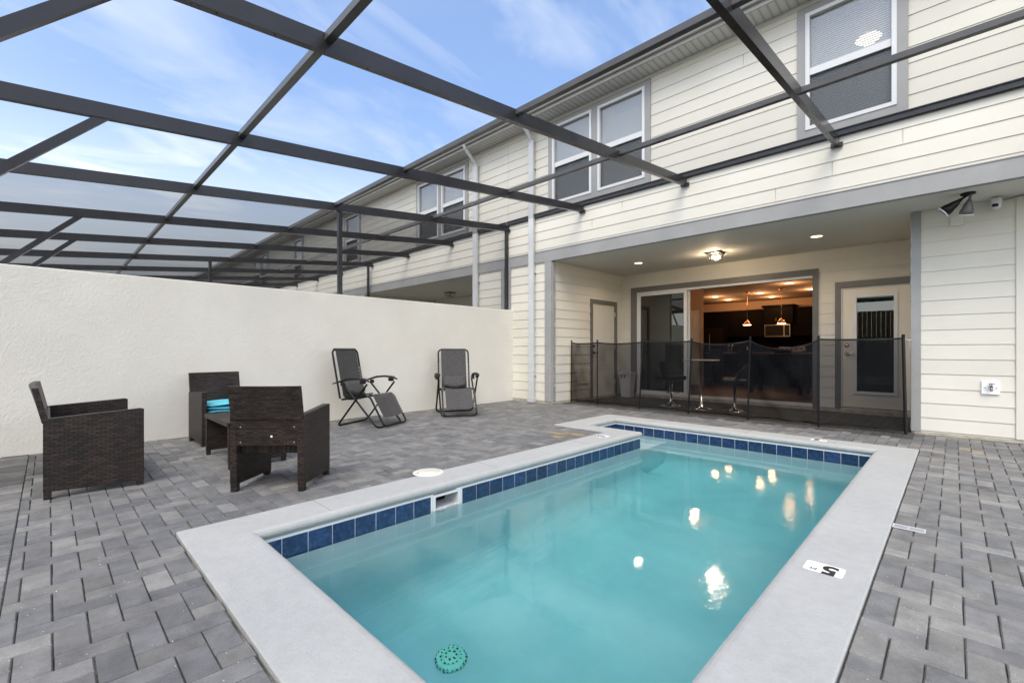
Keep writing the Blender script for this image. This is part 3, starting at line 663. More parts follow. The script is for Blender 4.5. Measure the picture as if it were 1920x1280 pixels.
# grey beam trim over the lanai, carried left across the pillar
b = MB(); b.box(XH0, Y1 - .03, 2.742, 3.2, Y1 + .0, 2.945); b.box(XH0, Y1 - .038, 2.945, 3.2, Y1, 2.957)
b.build('beam_trim', M['trim'], house)
# pillar at left
b = MB(); boards(b, XH0 + .08, XL - .165, .05, 2.742, facade(Y1), .05)
b.build('pillar_siding', M['siding'], house)
b = MB(); b.box(XH0, Y1 - .028, .04, XH0 + .08, Y1 + .02, 2.742); b.box(XL - .165, Y1 - .028, .04, XL + .002, Y1, 2.742); b.box(XL - .005, Y1 + .0, .04, XL + .022, Y1 + .075, 2.742)
b.build('corner_trim', M['trim'], house)
for zz_ in (2.46, 2.02, 1.52, .72, .35):
    b = MB(); b.lathe([(.012, 0), (.010, .006)], (0, 0, 0), 8, Matrix.Translation((XL + .022, Y1 + .05, zz_)) @ Matrix.Rotation(R(90), 4, 'Y')); b.build('trim_nail', M['white'], house)
# lanai side wall (faces +x)
side = lambda u, z, o: (XL + o, u, z)
DS0, DS1 = 8.0, 9.04
b = MB(); sided(b, Y1 + .075, Y3, .05, 2.74, [(DS0, DS1, -.1, 2.118)], side, .05); b.build('side_wall_siding', M['siding'], house)
b = MB(); sided(b, XL, XR + .09, .07, 2.74, [(-5.259, -1.678, -.1, 2.435), (-1.443, XR, -.1, 2.166)], facade(Y3), .05); b.build('back_wall_siding', M['siding'], house)
b = MB(); bx0 = Y2
rightin = lambda u, z, o: (XR - o, u, z)
boards(b, Y2 + .03, Y3, .05, 2.74, rightin, .05); b.build('right_inner_siding', M['siding'], house)
# recessed wall on the right
b = MB(); boards(b, XR + .09, .486, .05, 2.58, facade(Y2), .05 - .02); b.build('recessed_wall_siding', M['siding'], house)
b = MB(); b.box(XR + .09, Y2 - .012, 2.58, .486, Y2, 2.74); b.box(.486, Y2 - .024, .04, 3.2, Y2, 2.74); b.build('wall_panel', M['siding'], house)
b = MB(); b.box(XR, Y2 - .028, .03, XR + .09, Y2 + .03, 2.74); b.build('corner_trim', M['trim'], house)
# cores behind ground floor walls
b = MB(); b.box(XH0, Y1 + .001, 0, XL - .001, Y3 + .2, 2.74); b.box(XR + .001, Y2 + .001, 0, 3.2, Y3 + .2, 2.74)
for q in rects(XL, XR, 0, 2.74, [(-5.16, -1.76, .07, 2.34), (-1.37, -.45, .08, 2.08)]): b.box(q[0], Y3 + .001, q[2], q[1], Y3 + .14, q[3])
b.build('wall_core', M['siding'], house)
# foundation ledge
b = MB(); b.box(XR + .03, Y2 - .02, -.12, 3.2, Y2 - .002, .028); b.box(XL - .1, Y3 - .018, -.05, XR, Y3 - .002, .068); b.box(XL + .001, Y1 + .1, -.05, XL + .02, Y3, .048); b.box(XH0, Y1 - .012, -.05, XL, Y1 - .001, .038)
b.build('foundation', M['foundation'], house)
b = MB(); b.box(-1.36, Y3 - .10, -.02, -.45, Y3 - .018, .075, bev=.006); b.build('door_step', M['foundation'], house)
# lanai ceiling
b = MB(); b.box(XH0, Y1 + .002, 2.742, 3.2, Y3 + .14, 2.80); b.build('lanai_ceiling', M['soffit'], house)
# eave, gutter, roof
YE = 6.40
def eave(parent, x0, x1):
    b = MB(); b.box(x0, YE + .012, 5.44, x1, Y1 + .02, 5.452); b.build('vented_soffit', M['eave'], parent)
    b = MB(); b.box(x0, YE - .012, 5.435, x1, YE + .012, 5.60); 
    b.prism([(YE - .013, 5.492), (YE - .068, 5.490), (YE - .084, 5.515), (YE - .105, 5.575), (YE - .118, 5.59), (YE - .118, 5.625), (YE - .108, 5.625), (YE - .104, 5.60), (YE - .075, 5.505), (YE - .013, 5.502)], 'x', x0, x1)
    b.build('gutter', M['gutter'], parent)
    b = MB(); b.prism([(YE - .02, 5.61), (YE - .02, 5.63), (13.5, 7.6), (13.5, 7.58)], 'x', x0, x1); b.build('roof', M['shingle'], parent)
    b = MB(); b.box(x0, Y1 - .022, 5.385, x1, Y1, 5.44); b.build('frieze_board', M['soffit'], parent)
eave(house, XH0, 3.2)
# downspout
def downspout(parent, xa, xb, zt, zb, elbow=True):
    b = MB(); yo = Y1 - .10
    b.box(xa, yo, zb, xb, yo + .062, zt, bev=.006)
    for z_ in (zb + .5, 2.55, 4.6):
        b.box(xa - .012, yo + .010, z_, xb + .012, yo + .083, z_ + .025)
    xm = (xa + xb) / 2
    b.tube([(xm, yo + .03, zt - .01), (xm, yo + .0, zt + .06), (xm - .0, YE - .03, 5.46), (xm, YE - .055, 5.52)], .042, 10)
    o = b.build('downspout', M['spout'], parent)
    b = MB(); b.box(xa - .015, yo - .012, zb - .02, xb + .015, yo + .074, zb + .06); b.build('downspout_boot', M['bingrey'], o)
downspout(house, -6.05, -5.93, 5.16, .03)
# sliding door unit
sd_ = MB()
sd_.box(-5.259, Y3 - .03, .07, -5.12, Y3 + .0, 2.435); sd_.box(-1.80 + .036, Y3 - .03, .02, -1.678, Y3, 2.435); sd_.box(-5.12, Y3 - .028, 2.325, -1.764, Y3, 2.435)
sl = sd_.build('sliding_door', M['doortrim'], house)
b = MB(); b.box(-5.12, Y3 - .012, .10, -5.075, Y3 + .12, 2.325); b.box(-5.075, Y3 - .012, 2.28, -1.764, Y3 + .12, 2.325); b.box(-5.12, Y3 - .022, .055, -1.764, Y3 + .12, .10)
b.box(-4.05, Y3 + .005, .15, -3.985, Y3 + .045, 2.235)
b.box(-5.075, Y3 + .005, .10, -3.985, Y3 + .045, .15); b.box(-5.075, Y3 + .005, 2.235, -3.985, Y3 + .045, 2.28); b.box(-5.075, Y3 + .006, .15, -5.04, Y3 + .044, 2.235)
b.box(-4.03, Y3 + .06, .10, -3.95, Y3 + .10, 2.28)
b.build('door_frame', M['white'], sl)
b = MB(); b.box(-5.04, Y3 + .02, .15, -4.05, Y3 + .026, 2.235); b.build('glass_pane', M['tinted'], sl)
# french door on the right
fd = MB(); fd.box(-1.443, Y3 - .03, .06, -1.363, Y3, 2.166); fd.box(-1.363, Y3 - .028, 2.06, XR - .004, Y3, 2.166)
fdo = fd.build('glazed_door', M['doortrim'], house)
b = MB()
X0d, X1d, Z0d, Z1d = -1.34, -.455, .095, 2.035; gx0, gx1, gz0, gz1 = -1.15, -.685, .36, 1.89
b.box(X0d, Y3 - .006, Z0d, gx0, Y3 + .04, Z1d); b.box(gx1, Y3 - .006, Z0d, X1d, Y3 + .04, Z1d); b.box(gx0, Y3 - .006, Z0d, gx1, Y3 + .04, gz0); b.box(gx0, Y3 - .006, gz1, gx1, Y3 + .04, Z1d)
dl = b.build('door_leaf', M['doorwhite'], fdo)
b = MB(); e = .05
b.box(X0d - .022, Y3 - .014, .09, X0d - .003, Y3 + .05, 2.055); b.box(X1d + .003, Y3 - .014, .09, X1d + .04, Y3 + .05, 2.055); b.box(X0d - .003, Y3 - .013, 2.038, X1d + .003, Y3 + .05, 2.055)
for q in ((gx0 - e, gz0 - e, gx0, gz1 + e), (gx1, gz0 - e, gx1 + e, gz1 + e), (gx0, gz0 - e, gx1, gz0), (gx0, gz1, gx1, gz1 + e)): b.box(q[0], Y3 - .022, q[1], q[2], Y3 - .006, q[3], bev=.004)
b.build('lite_frame', M['white'], fdo)
b = MB(); b.box(gx0, Y3 - .002, gz0, gx1, Y3 + .004, gz1); b.build('door_glass', M['tinted'], fdo)
b = MB(); b.box(gx0 + .005, Y3 + .012, gz1 - .065, gx1 - .005, Y3 + .03, gz1 - .02); b.build('raised_blind', M['greyscreen'], fdo)
b = MB(); b.box(gx0 - .1, Y3 + .3, gz0 - .1, gx1 + .1, Y3 + .32, gz1 + .1); b.build('door_backing', M['darkroom'], fdo)
def lever(x, y, z, parent, M_):
    b = MB()
    b.lathe([(.031, 0), (.031, .008), (.012, .014), (.012, .045)], (0, 0, 0), 16, M_ @ Matrix.Rotation(R(90), 4, 'X'))
    b.box(-.012, -.06, -.011, .105, -.042, .011, bev=.008, M_=M_); return b
b = lever(0, 0, 0, None, Matrix.Translation((-1.275, Y3 - .006, .97)))
b.build('door_handle', M['steel'], dl)
b = MB(); b.lathe([(.032, 0), (.030, .012), (.0001, .014)], (0, 0, 0), 16, Matrix.Translation((-1.283, Y3 - .006, 1.11)) @ Matrix.Rotation(R(90), 4, 'X')); b.build('deadbolt', M['steel'], dl)
# six panel side door in the lanai's left wall
b = MB(); T = .03
b.box(XL, DS0, .03, XL + T, 8.08, 2.118); b.box(XL, 8.96, .03, XL + T, DS1, 2.118); b.box(XL, 8.08, 2.03, XL + T - .002, 8.96, 2.118)
pdo = b.build('panel_door', M['doortrim'], house)
b = MB(); xf = XL - .004; xr = XL - .030
b.box(xr - .02, 8.08, .04, xr, 8.96, 2.03)
stile = [(8.08, 8.20), (8.475, 8.565), (8.84, 8.96)]
for a, c in stile: b.box(xr, a, .04, xf, c, 2.03)
rails = [(.04, .26), (.80, .98), (1.56, 1.66), (1.91, 2.03)]
for a, c in rails:
    b.box(xr, 8.20, a, xf, 8.475, c); b.box(xr, 8.565, a, xf, 8.84, c)
for (a, c) in ((.26, .80), (.98, 1.56), (1.66, 1.91)):
    for (p0, p1) in ((8.20, 8.475), (8.565, 8.84)): b.box(xr, p0 + .035, a + .035, xf - .003, p1 - .035, c - .035, bev=.006)
dl2 = b.build('door_leaf', M['doorwhite'], pdo)
Mx = Matrix.Translation((xf, 8.15, .98)) @ Matrix.Rotation(R(90), 4, 'Z')
b = lever(0, 0, 0, None, Mx); b.build('door_handle', M['black'], dl2)
b = MB(); b.lathe([(.03, 0), (.028, .014), (.0001, .016)], (0, 0, 0), 16, Matrix.Translation((xf, 8.15, 1.12)) @ Matrix.Rotation(R(90), 4, 'Y')); b.build('deadbolt', M['black'], dl2)
for z_ in (.28, 1.05, 1.78): bx('hinge', M['steel'], dl2, XL + .0, 8.952, z_, XL + .034, 8.966, z_ + .10)
b = MB()
b.box(XL + .012, 7.52, .34, XL + .030, 7.93, .67, bev=.004); b.box(XL + .03, 7.62, .42, XL + .034, 7.83, .60, bev=.003)
b.build('cover_panel', M['doorwhite'], house)
# short seams and one crack line in the boards
M['seam'] = mat('board seam', (.42, .40, .35), .8)
for x_, z_ in ((-1.70, 2.999), (-1.08, 3.177), (-.42, 3.355), (-4.0, 3.355), (-4.6, 3.177), (-2.1, 4.95), (.9, 4.4)):
    bx('board_seam', M['seam'], house, x_, Y1 - .0152, z_, x_ + .0022, Y1 - .004, z_ + EXP - .004)

# kitchen behind the sliding door (part of the house shell)
KX0, KX1, KYB, KZ = -9.2, 1.2, 17.2, 2.742
b = MB(); b.box(KX0, Y3 + .142, -.05, KX1, KYB + .1, .06); b.build('kitchen_floor', M['floorwood'], house)
b = MB(); b.box(KX0, Y3 + .142, KZ, KX1, KYB + .1, KZ + .06); b.build('kitchen_ceiling', M['ceilpaint'], house)
b = MB(); b.box(KX0, KYB, .06, KX1, KYB + .1, KZ); b.box(KX0 - .1, Y3 + .15, .06, KX0, KYB, KZ); b.box(KX1, Y3 + .15, .06, KX1 + .1, KYB, KZ)
b.box(KX0, 12.4, .06, -4.91, 12.5, KZ)
b.box(KX0, Y3 + .142, .06, -5.3, Y3 + .20, KZ); b.box(-1.6, Y3 + .142, .06, KX1, Y3 + .20, KZ)
b.build('kitchen_wall', M['peach'], house)
b = MB(); b.box(-5.75, 12.375, .10, -4.99, 12.398, 2.12); o = b.build('interior_door', M['doorwhite'], house)
b = MB()
for (a, c) in ((.25, .8), (.98, 1.56), (1.66, 1.98)):
    for p0 in (-5.67, -5.33): b.box(p0, 12.36, a, p0 + .24, 12.376, c, bev=.005)
b.build('door_panel', M['doorwhite'], o)

# ------------------------------------------------------------------ lights on the house
def can_light(x, y, z, label, group, m, power, r=.075, col=(1, .76, .52), name='recessed_light', kind='AREA'):
    t = thing(name, label, 'ceiling light', (x, y, z), group)
    b = MB(); b.lathe([(r + .022, 0), (r + .018, -.008), (r, -.006), (r, 0)], (x, y, z), 24); b.build('trim_ring', M['white'], t)
    b = MB(); b.lathe([(r, -.003), (.0001, -.004)], (x, y, z), 24); b.build('lens', m, t)
    ld = bpy.data.lights.new('lamp', kind); ld.energy = power; ld.color = col
    if kind == 'AREA': ld.shape = 'DISK'; ld.size = .14; ld.spread = R(150)
    else: ld.shadow_soft_size = .10
    lo = bpy.data.objects.new('lamp', ld); C.objects.link(lo); lo.parent = t; lo.location = (0, 0, -.012 if kind == 'AREA' else -.17)
    return t
can_light(-4.44, 8.09, ZC, 'recessed lamp in the lanai ceiling left of the lantern', 'recessed lights of the lanai ceiling', M['lit'], 5)
can_light(-1.488, 8.07, ZC, 'recessed lamp in the lanai ceiling right of the lantern', 'recessed lights of the lanai ceiling', M['lit'], 5)
def lantern(x, y, lit, label):
    t = thing('ceiling_lantern', label, 'ceiling light', (x, y, ZC))
    b = MB(); b.box(x - .13, y - .13, ZC - .022, x + .13, y + .13, ZC - .001, bev=.006)
    for sx_ in (-1, 1):
        for sy_ in (-1, 1): b.tube([(x + sx_ * .105, y + sy_ * .105, ZC - .02), (x + sx_ * .07, y + sy_ * .07, ZC - .125)], .006, 6)
    for i in range(4):
        a = [(-1, -1), (1, -1), (1, 1), (-1, 1)]; p0, p1 = a[i], a[(i + 1) % 4]
        b.tube([(x + p0[0] * .07, y + p0[1] * .07, ZC - .125), (x + p1[0] * .07, y + p1[1] * .07, ZC - .125)], .006, 6)
    b.build('lantern_frame', M['black'], t)
    b = MB()
    for i in range(4):
        a = [(-1, -1), (1, -1), (1, 1), (-1, 1)]; p0, p1 = a[i], a[(i + 1) % 4]
        b.face([(x + p0[0] * .10, y + p0[1] * .10, ZC - .022), (x + p1[0] * .10, y + p1[1] * .10, ZC - .022), (x + p1[0] * .068, y + p1[1] * .068, ZC - .122), (x + p0[0] * .068, y + p0[1] * .068, ZC - .122)])
    b.build('glass_side', M['glass'], t)
    if lit:
        b = MB(); b.lathe([(.0001, -.045), (.028, -.055), (.034, -.075), (.022, -.10), (.0001, -.108)], (x - .03, y, ZC), 12); b.lathe([(.0001, -.045), (.028, -.055), (.034, -.075), (.022, -.10), (.0001, -.108)], (x + .045, y + .02, ZC), 12); b.build('bulb', M['litbulb'], t)
        ld = bpy.data.lights.new('lamp', 'POINT'); ld.energy = 24; ld.color = (1, .74, .48); ld.shadow_soft_size = .08
        lo = bpy.data.objects.new('lamp', ld); C.objects.link(lo); lo.parent = t; lo.location = (0, 0, -.07)
lantern(-3.014, 8.19, True, 'lit black framed lantern in the middle of the lanai ceiling')
lantern(-10.65, 8.29, False, 'unlit black lantern on the neighbouring lanai ceiling')
# double flood light
fx, fy = .10, 7.02
t = thing('flood_light', 'black two headed flood light fixed under the beam soffit', 'flood light', (fx, fy, ZC))
b = MB(); b.lathe([(.065, 0), (.063, -.014), (.045, -.02), (.0001, -.022)], (fx, fy, ZC), 24); b.build('mounting_plate', M['black'], t)
def head(m, off, az, tilt, long):
    # cone opening along its local -z
    Mx = Matrix.Translation((fx + off[0], fy + off[1], ZC - .03)) @ Matrix.Rotation(R(az), 4, 'Z') @ Matrix.Rotation(R(tilt), 4, 'Y')
    b = MB(); b.tube([Mx @ Vector((0, 0, .03)), Mx @ Vector((0, 0, -.05))], .013, 10)
    k = 1.12 if long else 1.0
    b.lathe([(.016, -.04), (.024, -.06 * k), (.040, -.10 * k), (.044, -.12 * k), (.058, -.155 * k), (.062, -.20 * k), (.056, -.199 * k)], (0, 0, 0), 24, Mx)
    h = b.build('lamp_head', m, t)
    b = MB(); b.lathe([(.056, -.196 * k), (.045, -.175 * k), (.0001, -.170 * k)], (0, 0, 0), 24, Mx); b.build('lamp_lens', M['lens'], h)
    b = MB(); b.lathe([(.0655, -.192 * k), (.0655, -.203 * k), (.055, -.204 * k), (.055, -.196 * k)], (0, 0, 0), 24, Mx); b.build('rim', M['white'], h)
M['greyhead'] = mat('grey enamel', (.10, .098, .09), .35)
head(M['black'], (-.02, 0, 0), 0, 52, True)
head(M['greyhead'], (.02, 0, 0), -60, 20, False)
b = MB(); b.box(-.045, Y2 - .030, 2.50, .075, Y2 - .013, 2.62, bev=.004); 
tag(b.build('junction_cover', M['siding']), 'square cream cover plate on the wall behind the flood light', 'cover plate')
# camera
t = thing('security_camera', 'white dome security camera at the top of the right wall', 'camera', (.33, 7.40, 2.70))
b = MB(); b.lathe([(.040, .035), (.045, .03), (.045, -.02), (.043, -.05), (.035, -.075), (.02, -.088), (.0001, -.092)], (.33, 7.40, 2.69), 24); b.box(.318, 7.42, 2.68, .342, 7.505, 2.72); b.build('camera_body', M['white'], t)
b = MB(); b.box(.295, 7.345, 2.622, .345, 7.366, 2.655, bev=.009); b.build('camera_lens', M['black'], t)
b = MB(); b.tube([(.28, 7.42, 2.70), (.28, 7.415, 2.66), (.28, 7.41, 2.61)], .003, 6); b.build('antenna', M['white'], t); b = MB(); b.tube([(.378, 7.42, 2.735), (.378, 7.42, 2.66)], .003, 6); b.build('antenna', M['white'], t)
b = MB(); b.tube([(.36, 7.46, 2.70), (.50, 7.47, 2.725), (.75, 7.49, 2.733), (1.4, 7.49, 2.733)], .004, 6)
tag(b.build('camera_cable', M['black']), 'thin black cable running right from the security camera', 'cable')
# hose bib plate
t = thing('hose_bib', 'weathered spigot on a white plate low on the right wall', 'spigot', (.29, Y2, .60))
b = MB(); b.box(.217, Y2 - .030, .525, .362, Y2 - .012, .675, bev=.004); b.box(.235, Y2 - .035, .578, .345, Y2 - .029, .625, bev=.003); b.build('wall_plate', M['markerwhite'], t)
b = MB(); b.tube([(.295, Y2 - .03, .615), (.295, Y2 - .07, .615), (.293, Y2 - .09, .60), (.293, Y2 - .092, .57)], .012, 10); b.lathe([(.024, 0), (.026, .004), (.024, .008)], (0, 0, 0), 12, Matrix.Translation((.297, Y2 - .062, .645))); b.box(.283, Y2 - .10, .564, .305, Y2 - .078, .59, bev=.003); b.build('tap', M['brass'], t)
b = MB(); b.lathe([(.006, 0), (.006, .003)], (0, 0, 0), 8, Matrix.Translation((.246, Y2 - .033, .60)) @ Matrix.Rotation(R(90), 4, 'X')); b.lathe([(.006, 0), (.006, .003)], (0, 0, 0), 8, Matrix.Translation((.335, Y2 - .033, .60)) @ Matrix.Rotation(R(90), 4, 'X')); b.build('screw', M['brass'], t)

# kitchen lights and fittings
KL = [(-5.49, 14.92, 'leftmost in the front row', ), (-5.48, 16.10, 'leftmost in the rear row'), (-4.18, 14.92, 'middle one in the front row'), (-4.19, 16.18, 'second in the rear row'), (-3.02, 13.22, 'brightest nearest one above the island'), (-2.87, 14.92, 'rightmost beside the door frame'), (-4.55, 11.0, 'seen through the fixed glass panel')]
for x, y, s_ in KL:
    can_light(x, y, KZ, 'glowing recessed kitchen lamp, ' + s_, 'recessed lights in the kitchen ceiling', M['litin'], 8, r=.085, col=(1, .50, .22), name='kitchen_downlight', kind='POINT')
def pendant(x, y, label):
    t = thing('pendant_lamp', label, 'pendant lamp', (x, y, KZ), 'copper pendant lamps over the kitchen island')
    b = MB(); b.lathe([(.06, 0), (.055, -.02), (.0001, -.022)], (x, y, KZ), 16); b.tube([(x, y, KZ - .02), (x, y, 1.90)], .007, 6); b.build('stem', M['copper'], t)
    b = MB(); b.lathe([(.014, .15), (.022, .11), (.06, .09), (.09, .05), (.108, .0)], (x, y, 1.78), 24); b.build('lamp_shade', M['copper'], t)
    b = MB(); b.lathe([(.104, .003), (.104, -.006), (.0001, -.006)], (x, y, 1.78), 24); b.build('diffuser', M['litin'], t)
pendant(-4.38, 14.40, 'copper pendant lamp nearer the glass panel over the island'); pendant(-3.44, 14.20, 'copper pendant lamp hanging in front of the microwave')
t = thing('kitchen_cabinets', 'black brown cabinets filling the kitchen back wall', 'cabinet', (-4, 16.8, .06))
b = MB()
for x in [-6.9 + .62 * i for i in range(11)]:
    if -4.62 < x + .3 < -3.7: continue
    b.box(x, 16.84, 1.50, x + .615, 17.198, 2.36, bev=.004)
b.box(-6.9, 16.8, 2.36, -4.64, 17.198, 2.42); b.box(-3.66, 16.8, 2.36, .0, 17.198, 2.42)
b.build('wall_cabinet', M['cabinet'], t)
b = MB(); b.box(-4.58, 16.72, 1.90, -3.72, 17.198, 2.46, bev=.004); b.box(-4.63, 16.66, 2.46, -3.67, 17.198, 2.52, bev=.01); b.build('hood_cabinet', M['cabinet'], t)
b = MB(); b.box(-6.9, 16.62, .06, 0, 17.198, .93); b.build('base_cabinet', M['cabinet'], t)
b = MB(); b.box(-6.9, 16.58, .93, 0, 17.198, .97); b.build('worktop', M['counter'], t)
b = MB(); b.box(-6.9, 17.17, .97, 0, 17.198, 1.50); b.build('splashback', M['cabinet'], t)
for x, y, z in ((-4.2, 16.70, 2.0), (-4.1, 16.70, 2.0), (-2.7, 16.82, 1.6), (-2.62, 16.82, 1.6)):
    b = MB(); b.tube([(x, y, z), (x, y, z + .09)], .008, 6); b.build('cabinet_pull', M['steel'], t)
t = thing('microwave', 'stainless framed microwave under the raised cabinet', 'microwave', (-3.8, 16.7, 1.46))
b = MB(); b.box(-4.56, 16.74, 1.47, -3.80, 17.16, 1.88, bev=.01); b.build('case', M['steel'], t)
b = MB(); b.box(-4.53, 16.72, 1.51, -4.0, 16.742, 1.85, bev=.005); b.box(-3.96, 16.722, 1.51, -3.83, 16.742, 1.85); b.build('front_panel', M['vinylblack'], t)
t = thing('refrigerator', 'tall dark steel refrigerator at the left end of the cabinets', 'refrigerator', (-6.4, 16.4, .06))
b = MB(); b.box(-6.55, 16.3, .06, -5.75, 16.82, 1.80, bev=.01); b.build('cabinet_body', mat('dark steel', (.03, .022, .018), .4, .8), t)
b = MB(); b.tube([(-6.18, 16.27, .9), (-6.18, 16.27, 1.6)], .012, 8); b.build('door_handle', M['steel'], t)
t = thing('kitchen_range', 'stainless range with knobs below the microwave', 'range', (-3.8, 16.5, .06))
b = MB(); b.box(-4.2, 16.52, .06, -3.42, 16.62, .90); b.box(-4.2, 16.52, .98, -3.42, 17.1, 1.02); b.box(-4.2, 17.0, 1.02, -3.42, 17.12, 1.14, bev=.01); b.build('range_body', M['steel'], t)
b = MB()
for i in range(5): b.lathe([(.03, 0), (.025, .03)], (0, 0, 0), 10, Matrix.Translation((-4.1 + .14 * i, 17.0, 1.085)) @ Matrix.Rotation(R(90), 4, 'X'))
b.build('knob', M['black'], t)
t = thing('kitchen_island', 'dark kitchen island with a speckled counter', 'kitchen island', (-3.9, 14.3, .06))
b = MB(); b.box(-5.3, 14.1, .06, -2.2, 14.9, .93, bev=.005); b.build('island_base', M['cabinet'], t)
b = MB(); b.box(-5.4, 13.85, .93, -2.1, 14.98, .975, bev=.006); b.build('worktop', M['counter'], t)
b = MB(); 
for dx2 in (0, .10): b.tube([(-4.95 + dx2, 14.5, .975), (-4.95 + dx2, 14.5, 1.20), (-4.93 + dx2, 14.46, 1.25), (-4.90 + dx2, 14.42, 1.22), (-4.89 + dx2, 14.40, 1.15)], .012, 8)
b.build('faucet', M['chrome'], t)
b = MB(); b.lathe([(.03, 0), (.03, .10), (.012, .14), (.012, .18)], (-4.28, 14.1, .975), 12)
tag(b.build('soap_bottle', mat('cream plastic', (.75, .66, .5), .4)), 'small pale pump bottle standing on the kitchen island', 'bottle')
def dining_chair(x, y, rz, label):
    t = thing('dining_chair', label, 'chair', (0, 0, 0), 'dark chairs in the kitchen')
    b = MB(); b.box(-.2, -.2, .60, .2, .2, .66, bev=.01); b.build('seat', M['vinylblack'], t)
    b = MB(); b.box(-.2, .17, .66, .2, .21, 1.05, bev=.01); b.build('backrest', M['vinylblack'], t)
    for sx_ in (-1, 1):
        for sy_ in (-1, 1):
            b = MB(); b.box(sx_ * .18 - .02, sy_ * .18 - .02, .06, sx_ * .18 + .02, sy_ * .18 + .02, .60); b.build('leg', M['cabinet'], t)
    t.location = (x, y, 0); t.rotation_euler = (0, 0, R(rz))
dining_chair(-4.9, 13.55, 180, 'dark high chair at the left end of the island'); dining_chair(-4.1, 13.5, 180, 'dark high chair at the middle of the island'); dining_chair(-3.2, 13.5, 180, 'dark high chair at the right end of the island')
t = thing('dining_table', 'dark high dining table just inside the sliding door', 'table', (-2.9, 11.8, .06))
b = MB(); b.box(-3.5, 11.3, .90, -2.3, 12.2, .95, bev=.006); b.build('table_top', M['cabinet'], t)
for q in ((-3.42, 11.38), (-2.44, 11.38), (-3.42, 12.06), (-2.44, 12.06)):
    b = MB(); b.box(q[0], q[1], .06, q[0] + .07, q[1] + .07, .90); b.build('leg', M['cabinet'], t)
# upstairs lamp seen through the blind
b = MB(); b.lathe([(.0001, -.05), (.09, -.035), (.13, 0), (.09, .035), (.0001, .05)], (-.75, Y1 + .20, 4.80), 20)
tag(b.build('bedroom_lamp', M['litglow']), 'warm lamp glowing behind the upper right window', 'lamp')

# ------------------------------------------------------------------ neighbouring house (mirror arrangement)
nb = thing('neighbouring_townhouse', 'next cream townhouse along the row beyond the stucco wall', 'house', (-12, 8, 0))
NX0 = -40
holes = [(-10.05 - .02, -8.0 + .02, 3.70, 5.37), (-14.2, -13.1, 3.70, 5.37), (-18.6, -17.6, 3.70, 5.37), (-23.6, -21.5, 3.7, 5.37)]
upper_wall(nb, NX0, XH0 - .004, holes)
b = MB(); b.box(NX0, Y1 + .66, 2.80, XH0, Y1 + .72, 5.46); b.build('wall_core', M['darkroom'], nb)
sash_window(nb, [(-9.98, -9.10), (-8.97, -8.08)], -10.07, -7.98)
sash_window(nb, [(-14.1, -13.2)], -14.2, -13.1); sash_window(nb, [(-18.5, -17.7)], -18.6, -17.6); sash_window(nb, [(-23.5, -22.6), (-22.5, -21.6)], -23.6, -21.5)
b = MB(); b.box(NX0, Y1 - .03, 2.742, XH0 - .004, Y1, 2.945); b.box(NX0, Y1 - .038, 2.945, XH0 - .004, Y1, 2.957); b.build('beam_trim', M['trim'], nb)
b = MB(); boards(b, -7.63, -6.90, .05, 2.742, facade(Y1), .05)
boards(b, -18.8, -12.9, .05, 2.742, facade(Y1), .05); b.build('pillar_siding', M['siding'], nb)
b = MB(); b.box(-7.80, Y1 - .028, .04, -7.63, Y1, 2.742); b.box(-6.90, Y1 - .028, .04, -6.80, Y1 + .02, 2.742); b.box(-12.9, Y1 - .028, .04, -12.76, Y1, 2.742); b.build('corner_trim', M['trim'], nb)
b = MB(); b.box(-6.80, Y1 - .012, .0, XH0 - .002, Y1, 2.742); b.box(-7.79, Y1 + .001, 0, XH0 - .002, Y3 + .2, 2.74); b.box(-18.8, Y1 + .001, 0, -12.78, Y3 + .2, 2.74); b.box(-12.78, Y3, 0, -7.79, Y3 + .2, 2.74); b.build('ground_floor_wall', M['siding'], nb)
b = MB(); b.box(NX0, Y1 + .002, 2.742, XH0 - .004, Y3 + .14, 2.80); b.build('lanai_ceiling', M['soffit'], nb)
eave(nb, NX0, XH0 - .004)
downspout(nb, -7.74, -7.60, 5.16, .03)

